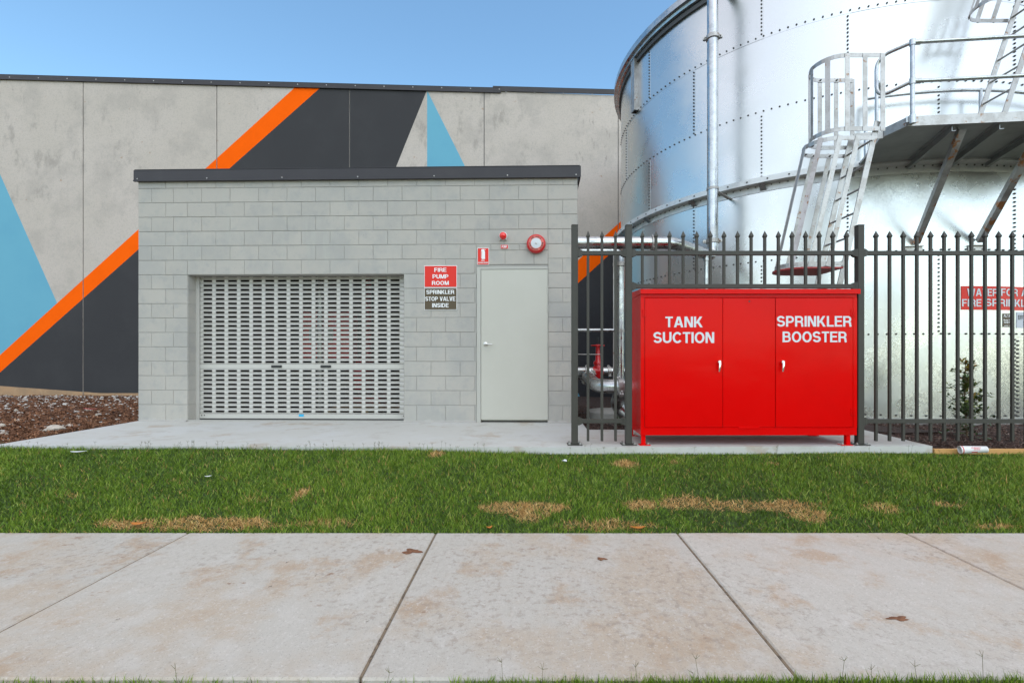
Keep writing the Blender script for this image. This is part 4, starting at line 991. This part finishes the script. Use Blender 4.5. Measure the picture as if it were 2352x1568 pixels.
def fbm(X, Y, s):
    r = 0
    for k, (a, c) in enumerate(((1.,.7),(2.3,1.9),(4.1,3.7),(7.9,8.3))): r = r+np.sin(X*a*s+1.3*k+np.sin(Y*c*s*.8+k))*np.sin(Y*c*s+2.1*k+np.sin(X*a*s*.7))/(k+1)
    return r
n = 190000
Y = PF-.012+(4.80-PF)*rng.random(n)**.95; X = (rng.random(n)*(1.125+1.053)*1.12-1.125*1.06)*Y*1.0
edge = np.interp(X, [-5.46,-2.5,.3,2.4,4.08,4.09,9], [4.80,4.74,4.69,4.735,4.755,4.74,4.74]); k = Y < edge-.008; X, Y = X[k], Y[k]; n = len(X)
Z = turf_z(X, Y)-.004
d = np.zeros(n)
for cx, cyy, rx, ry, s in dry:
    q = ((X-cx)/rx)**2+((Y-cyy)/ry)**2+.38*fbm(X*3, Y*5, 2.2)+.35*fbm(X*2, Y*3, 11.); d = np.maximum(d, s*np.clip(1.45-q, 0, 1))
isdry = rng.random(n) < np.clip(d*1.3, 0, .97)
patch = fbm(X, Y*1.6, 1.0)*.5+fbm(X, Y, 3.1)*.35+fbm(X*1.3, Y*1.5, 9.)*.35
tone = np.clip(.27+.15*patch+rng.normal(0,.15,n), .0, .7); stray = rng.random(n) < .06; tone[stray] = rng.uniform(.55,.9,stray.sum())
tone[isdry] = rng.uniform(.76,1.,isdry.sum())
H = (.022+.026*rng.random(n)**1.5+.011*patch+.03*(rng.random(n) < .03))*np.where(isdry, .8, 1); lean = rng.uniform(.008,.040,n)*np.where(isdry, 1.5, 1); H = np.maximum(H, .01)
near_edge = np.clip((Y-4.45)/.25, 0, 1); H = H*(1-.25*near_edge*(X > .2))
blades('verge_grass', m_grass, np.stack([X,Y,Z],1), H, rng.uniform(.003,.0058,n), lean, tone)
n = 16000; Y = 1.828-.22*rng.random(n)**1.8; X = rng.uniform(-2.4,2.3,n); dens = np.clip(.10+.8*(X > -.30)+.25*np.sin(X*3), .04, 1); k = rng.random(n) < dens; X, Y = X[k], Y[k]; n = len(X)
blades('near_grass', m_grass, np.stack([X,Y,np.full(n,PZ-.03)],1), rng.uniform(.02,.050,n)+.014*np.clip(X-.2,0,1), rng.uniform(.0025,.0045,n), rng.uniform(.004,.03,n), np.clip(rng.normal(.38,.16,n),0,.72))
# seed stalks along the edges
sk = MB()
def stalk(X, Y, Z, h):
    top = Vector((X+random.uniform(-.02,.02), Y, Z+h)); sk.tube([(X,Y,Z), top], [.0011,.0008], 3, False)
    for i in range(random.choice((3,4))):
        a = random.uniform(-1.2,1.2); sk.tube([top, top+Vector((math.sin(a)*.022, random.uniform(-.01,.01), math.cos(a)*.022))], [.0010,.0006], 3, False)
for i in range(95):
    X = random.uniform(-5.3,4.2); X = X if random.random() < .35 else random.uniform(-5.3,-.4); Y = 4.66; stalk(X, Y, float(turf_z(np.array(X), np.array(Y))), random.uniform(.05,.11))
for X in (-1.35,-.55,.05,.42,.62,.66,1.32,1.5,1.75,1.2,-.1): stalk(X, 1.81, PZ-.03, random.uniform(.06,.13))
sk.build('seed_stalks', M('seed_stalk', (.12,.115,.05), .8), kind='stuff')

def chips(name, mat, P, L_, Wd, tone, tilt=.35):
    n = len(P); a = rng.uniform(0, 2*math.pi, n); ti = rng.normal(0, tilt, n); ro = rng.normal(0, .5, n)
    dv = np.stack([np.cos(a)*np.cos(ti), np.sin(a)*np.cos(ti), np.sin(ti)], 1)*L_[:,None]/2
    sv = np.stack([-np.sin(a)*np.cos(ro), np.cos(a)*np.cos(ro), np.sin(ro)], 1)*Wd[:,None]/2
    V = np.stack([P-dv-sv*.6, P+dv-sv, P+dv*.9+sv*.7, P-dv+sv], 1).reshape(-1,3)
    me = bpy.data.meshes.new(name); me.vertices.add(n*4); me.vertices.foreach_set('co', V.ravel()); me.loops.add(n*4); me.loops.foreach_set('vertex_index', np.arange(n*4, dtype=np.int32))
    me.polygons.add(n); me.polygons.foreach_set('loop_start', (np.arange(n)*4).astype(np.int32)); me.materials.append(mat)
    at_ = me.attributes.new('tone', 'FLOAT', 'FACE'); at_.data.foreach_set('value', tone.astype(np.float32)); me.update(calc_edges=True); me.validate(); return link(name, me, None, None, 'stuff')
n = 42000; Y = 4.72+10.7*rng.random(n)**1.7; X = -5.48-rng.random(n)*(np.maximum(1.16*Y-5.3, .4)); Z = mulch_z(X, Y)+rng.uniform(.002,.03,n)
chips('left_wood_chips', m_chip, np.stack([X,Y,Z],1), rng.uniform(.02,.075,n)*(.7+Y/20), rng.uniform(.004,.014,n)*(.7+Y/12), np.clip(rng.normal(.42,.24,n),0,1))
n = 15000; Y = 5.83+4.5*rng.random(n)**1.5; X = rng.uniform(.72,3.2,n); k = (X-TX)**2+(Y-TY)**2 > 4.2**2; X, Y = X[k], Y[k]; n = len(X)
chips('rear_wood_chips', m_chip2, np.stack([X,Y,mulch_z(X,Y)-.02+rng.uniform(.002,.03,n)],1), rng.uniform(.015,.06,n), rng.uniform(.003,.009,n), np.clip(rng.normal(.38,.26,n),0,1))
n = 22000; Y = 4.80+1.9*rng.random(n); X = 4.14+rng.random(n)*3.6; 
chips('right_wood_chips', m_chip2, np.stack([X,Y,mulchR(X,Y)+rng.uniform(.002,.022,n)],1), rng.uniform(.015,.06,n), rng.uniform(.003,.009,n), np.clip(rng.normal(.5,.26,n),0,1))

def rock_mesh(seed, sx, sy, sz, nu=7, nv=10):
    r = random.Random(seed); vs = []; fs = []; ph = [r.uniform(0,6) for _ in range(6)]
    for i in range(nu+1):
        th = math.pi*i/nu
        for j in range(nv):
            a = 2*math.pi*j/nv; q = 1+.16*math.sin(2*a+ph[0]+2*th)+.12*math.sin(3*a+ph[1])*math.sin(2*th+ph[2])+r.uniform(-.06,.06)
            vs.append((sx*q*math.sin(th)*math.cos(a), sy*q*math.sin(th)*math.sin(a), sz*q*math.cos(th)))
    for i in range(nu):
        for j in range(nv): fs.append((i*nv+j,(i+1)*nv+j,(i+1)*nv+(j+1) % nv,i*nv+(j+1) % nv))
    return vs, fs
pb_ = MB(); tmpl = [rock_mesh(s, 1, .8, .5, 4, 6) for s in range(6)]
for i in range(1500):
    if i < 900: Y_ = 15.3-5.2*random.random()**1.5
    else: Y_ = 4.9+10*random.random()**1.4
    X_ = -5.6-random.random()*max(1.16*Y_-5.5,.3); s = (random.uniform(.012,.03) if random.random() < .85 else random.uniform(.03,.05))*(.55+Y_/22)
    z_ = float(mulch_z(np.array(X_), np.array(Y_)))+.012; vs, fs = tmpl[i % 6]; a = random.uniform(0,6); c_, s_ = math.cos(a)*s, math.sin(a)*s
    pb_.add([(X_+x*c_-y*s_, Y_+x*s_+y*c_, z_+z*s) for x, y, z in vs], fs)
pb_.build('white_pebbles', m_pebble, smooth=50, kind='stuff')
def rock(label, x, y, w, hgt, seed, mat=m_stone, name='rock'):
    best = min(np.linspace(4.8,15,600), key=lambda Y_: abs(VY-(float(mulch_z(np.array((x-VX)*Y_/F), np.array(Y_)))-CH)*F/Y_-y)); X_ = (x-VX)*best/F; s = w*best/F/2; hz_ = hgt*best/F
    vs, fs = rock_mesh(seed, s, s*.7, hz_*.62, 8, 12); b = MB().add([(a+X_, c+best, e_+hz_*.3+float(mulch_z(np.array(X_), np.array(best)))) for a, c, e_ in vs], fs)
    tag(b.build(name, mat, smooth=45, loc=(X_, best, float(mulch_z(np.array(X_), np.array(best))))), label, 'rock', 'loose rocks in the left mulch bed')
rock('largest pale rock on the mulch beside the apron edge', 126, 990, 46, 15, 3)
rock('pale rock at the left picture edge, low in the mulch', 6, 1001, 20, 10, 5); rock('flat pale rock above the one at the left picture edge', 5, 983, 18, 11, 8)
rock('small cream stone on the mulch up and left of the largest rock', 47, 957, 10, 6, 10); rock('small grey stone below the dark painted wall at far left', 37, 946, 9, 8, 12)
rock('upright white stone near the block wall corner', 222, 957, 8, 8, 14); rock('flat white stone under the red scrap in the mulch', 203, 943, 17, 6, 16)
rock('long flat stone in the mulch right of the largest rock', 160, 978, 15, 6, 21)
def flat_scrap(name, label, cat, p, w, l, mat, ang=0, curl=.01, group=None):
    b = MB(); c_, s_ = math.cos(ang), math.sin(ang); vs = []
    for i in range(5):
        t = i/4-.5; ww = w*(1-.9*(2*t)**2)+w*.12
        for k in (-.5,0,.5): x, y = t*l, k*ww; vs.append((p[0]+x*c_-y*s_, p[1]+x*s_+y*c_, p[2]+curl*(4*t*t)+curl*abs(k)))
    for i in range(15): vs.append((vs[i][0], vs[i][1], vs[i][2]-.0015))
    fs = []
    for i in range(4):
        for k in range(2): a = i*3+k; fs += [(a,a+3,a+4,a+1),(a+15,a+16,a+19,a+18)]
    b.add(vs, fs); return tag(b.build(name, mat, smooth=50, loc=tuple(p)), label, cat, group)
def on_turf(x, y, lift=.03): X_, Y_ = unpix(x, y); return (X_, Y_, float(turf_z(np.array(X_), np.array(Y_)))+lift)
flat_scrap('fallen_leaf', 'orange fallen leaf on the dry grass strip by the left paving joint', 'leaf', on_turf(318,1212,.028), .05, .10, m_leafor, .1)
flat_scrap('fallen_leaf', 'orange fallen leaf at the footpath edge below the cabinet', 'leaf', on_turf(1466,1219,.022), .035, .11, m_leafor, .05)
flat_scrap('fallen_leaf', 'tiny orange leaf at the footpath edge below the door', 'leaf', on_turf(1124,1218,.02), .03, .045, m_leafor, .4)
m_litter = M('white_litter', (.68,.70,.70), .6)
flat_scrap('litter_scrap', 'crumpled white litter scrap on the grass at upper left', 'litter', on_turf(180,1047,.042), .05, .14, m_litter, .2, .006)
flat_scrap('litter_scrap', 'small grey litter square on the grass below the fence post', 'litter', on_turf(1296,1071,.045), .05, .05, m_litter, .9, .012)
flat_scrap('litter_scrap', 'tiny white litter speck on the grass below the shutter', 'litter', on_turf(478,1104,.04), .03, .05, m_litter, .5, .004)
m_redscrap = M('red_scrap', (.30,.04,.03), .6); p = at(213, 938, 8.9); flat_scrap('red_scrap', 'dull red scrap lying on the mulch near the block wall', 'litter', (p.x,p.y,float(mulch_z(np.array(p.x),np.array(p.y)))+.05), .12, .34, m_redscrap, .1, .02)

m_clay = M('clay_smear', (.20,.085,.04), .95, var=[(30,(.12,.05,.025),.45,.6,.8)], bump=[(90,.6,.004)])
def smear(label, x, y, w, hgt, seed):
    r = random.Random(seed); Yc = (CH-PZ)*F/(y-VY); Xc = wx(x, Yc); a = w*Yc/F/2; c = abs((CH-PZ)*F/(y-hgt/2-VY)-(CH-PZ)*F/(y+hgt/2-VY))/2; n = 26; top = []; bot_ = []
    for i in range(n):
        t = 2*math.pi*i/n; q = 1+.25*math.sin(3*t+seed)+.18*math.sin(5*t+2*seed)+r.uniform(-.12,.12); top.append((Xc+a*.7*q*math.cos(t), Yc+c*.7*q*math.sin(t), PZ+.004)); bot_.append((Xc+a*q*math.cos(t), Yc+c*q*math.sin(t), PZ+.0015))
    b = MB().add([(Xc,Yc,PZ+.006)]+top+bot_, [(0,1+i,1+(i+1) % n) for i in range(n)]+[(1+i,1+n+i,1+n+(i+1) % n,1+(i+1) % n) for i in range(n)])
    tag(b.build('clay_smear', m_clay, smooth=60, loc=(Xc,Yc,PZ)), label, 'dirt')
smear('dark red clay smear on the footpath left of the middle joint', 946, 1266, 40, 11, 2)
smear('thin clay streak on the footpath slab at lower right', 2063, 1420, 46, 10, 5)
smear('tiny clay crumb on the footpath below the cabinet', 1382, 1283, 22, 6, 8)
# timber edging
ed = thing('timber_edging', 'pine timber garden edging along the right mulch bed', 'edging', (4.12,4.76,-.1))
MB().cbox(4.095,6.4,4.745,4.785,-.14,-.030,.003).build('plank', m_wood, ed); MB().cbox(6.405,9.0,4.745,4.785,-.14,-.030,.003).build('plank', m_wood, ed)
# paper cup
cupc = at(2235, 1032, 4.66); cup = thing('paper_cup', 'white paper drink cup with red print lying by the timber edging', 'cup', tuple(cupc)); cup.rotation_euler = (0, math.radians(-4), math.radians(-14))
MB().lathe([(.036,-.112),(.0385,-.112),(.0385,-.106),(.031,.104),(.033,.107),(.031,.112),(.0295,.104),(.036,-.105)], (0,0,0), 'x', 28).build('cup_wall', m_cup, cup, 50, local=True)
MB().lathe([(0,.10),(.0305,.10)], (0,0,0), 'x', 20).build('cup_base', m_cup, cup, local=True)
MB().lathe([(.0390,-.100),(.0386,-.092)], (0,0,0), 'x', 28).build('red_band', m_cupred, cup, 50, local=True)
def cup_text(body, x0, x1, a0, a1):
    vs, fs, _ = text_polys(body, .02); b = MB(); P_ = []
    for u_, v_, _d in vs:
        X_ = x0+(x1-x0)*u_; a = math.radians(a0+(a1-a0)*v_); r = .0385-.0075*(X_+.106)/.21+.0006+_d; P_.append((X_, -r*math.cos(a), r*math.sin(a)))
    b.add(P_, fs); b.build('lettering', m_cupred, cup, local=True)
cup_text('HUNGRY', -.028, .052, 28, 52); cup_text('JACKS', -.015, .04, 2, 24)
b = MB(); b.add([(-.03+.05*i, -(.0362+.0004)*math.cos(math.radians(a)), .0362*math.sin(math.radians(a))) for i in range(2) for a in (-40,-30,-22)], [(0,3,4,1),(1,4,5,2)]); b.build('red_emblem', m_cupred, cup, local=True)

# shrub by the tank
SX, SY, SZ = 5.19, 5.57, -.06
sb = thing('young_shrub', 'young upright shrub with bronze new leaves in the right mulch bed', 'shrub', (SX,SY,SZ))
stm = MB(); LP, LT = [], []
def branch(p0, p1, r0, r1):
    stm.tube([p0, (p0+p1)/2+Vector((random.uniform(-.01,.01),random.uniform(-.01,.01),0)), p1], [r0,(r0+r1)/2,r1], 5, False)
base = Vector((SX,SY,SZ)); top = base+Vector((-.02,0,.94)); branch(base, top, .010, .003)
for i in range(46):
    t = random.uniform(.03,.97)**.9; p = base+(top-base)*t; a = random.uniform(0,6.28); ln = (.17*(1-t)**.7+.05)*random.uniform(.5,1.2); q = p+Vector((math.cos(a)*ln, math.sin(a)*ln, ln*random.uniform(.3,1.0)))
    branch(p, q, .004, .0015)
    for k in range(24):
        s = random.uniform(.1,1.08); LP.append(p+(q-p)*s+Vector((random.uniform(-.02,.02),random.uniform(-.02,.02),random.uniform(-.02,.02)))); LT.append(min(1, max(0, random.gauss(.34+.5*t*t, .18))))
for i in range(50): LP.append(base+Vector((random.gauss(0,.13),random.gauss(0,.1),random.uniform(.02,.2)))); LT.append(random.uniform(0,.4))
def leaf_mesh(name, P_, T_, parent, size, mat):
    b = MB()
    for p in P_:
        a, e_ = random.uniform(0,6.28), random.uniform(-.3,.9); d_ = Vector((math.cos(a)*math.cos(e_), math.sin(a)*math.cos(e_), math.sin(e_))); s_ = d_.cross(Vector((random.uniform(-.4,.4),random.uniform(-.4,.4),1))).normalized(); nn = s_.cross(d_); l = size*random.uniform(.7,1.25)
        b.add([p, p+d_*l*.5+s_*l*.27-nn*l*.04, p+d_*l, p+d_*l*.5-s_*l*.27-nn*l*.04, p+d_*l*.5+nn*l*.05], [(0,1,4),(1,2,4),(2,3,4),(3,0,4)])
    o = b.build(name, mat, parent, kind=None); at_ = o.data.attributes.new('tone','FLOAT','FACE'); at_.data.foreach_set('value', np.repeat(np.array(T_, dtype=np.float32), 4)); return o
stm.build('stem', m_stem, sb); fo = leaf_mesh('foliage', LP, LT, sb, .055, m_leaf)
# tufts in the rear mulch behind the fence
for label, cx, cyy, nb, hh, sp_ in (('straggly grass tuft in the dark mulch behind the fence', 1.27, 6.45, 70, .30, .20), ('low leafy weed behind the fence left of the cabinet', 1.42, 6.05, 60, .14, .14)):
    tf = thing('weed_tuft', label, 'weed', (cx,cyy,-.05)); P_ = np.stack([rng.normal(cx,.05,nb), rng.normal(cyy,.05,nb), np.full(nb,-.05)],1)
    o = blades('blades', m_leaf, P_, rng.uniform(.4,1,nb)*hh, rng.uniform(.004,.009,nb), rng.uniform(.3,1,nb)*sp_, np.clip(rng.normal(.3,.15,nb),0,.6), kind=None)
    o.parent = tf; o.matrix_parent_inverse = Matrix.Translation(-Vector((cx,cyy,-.05)))
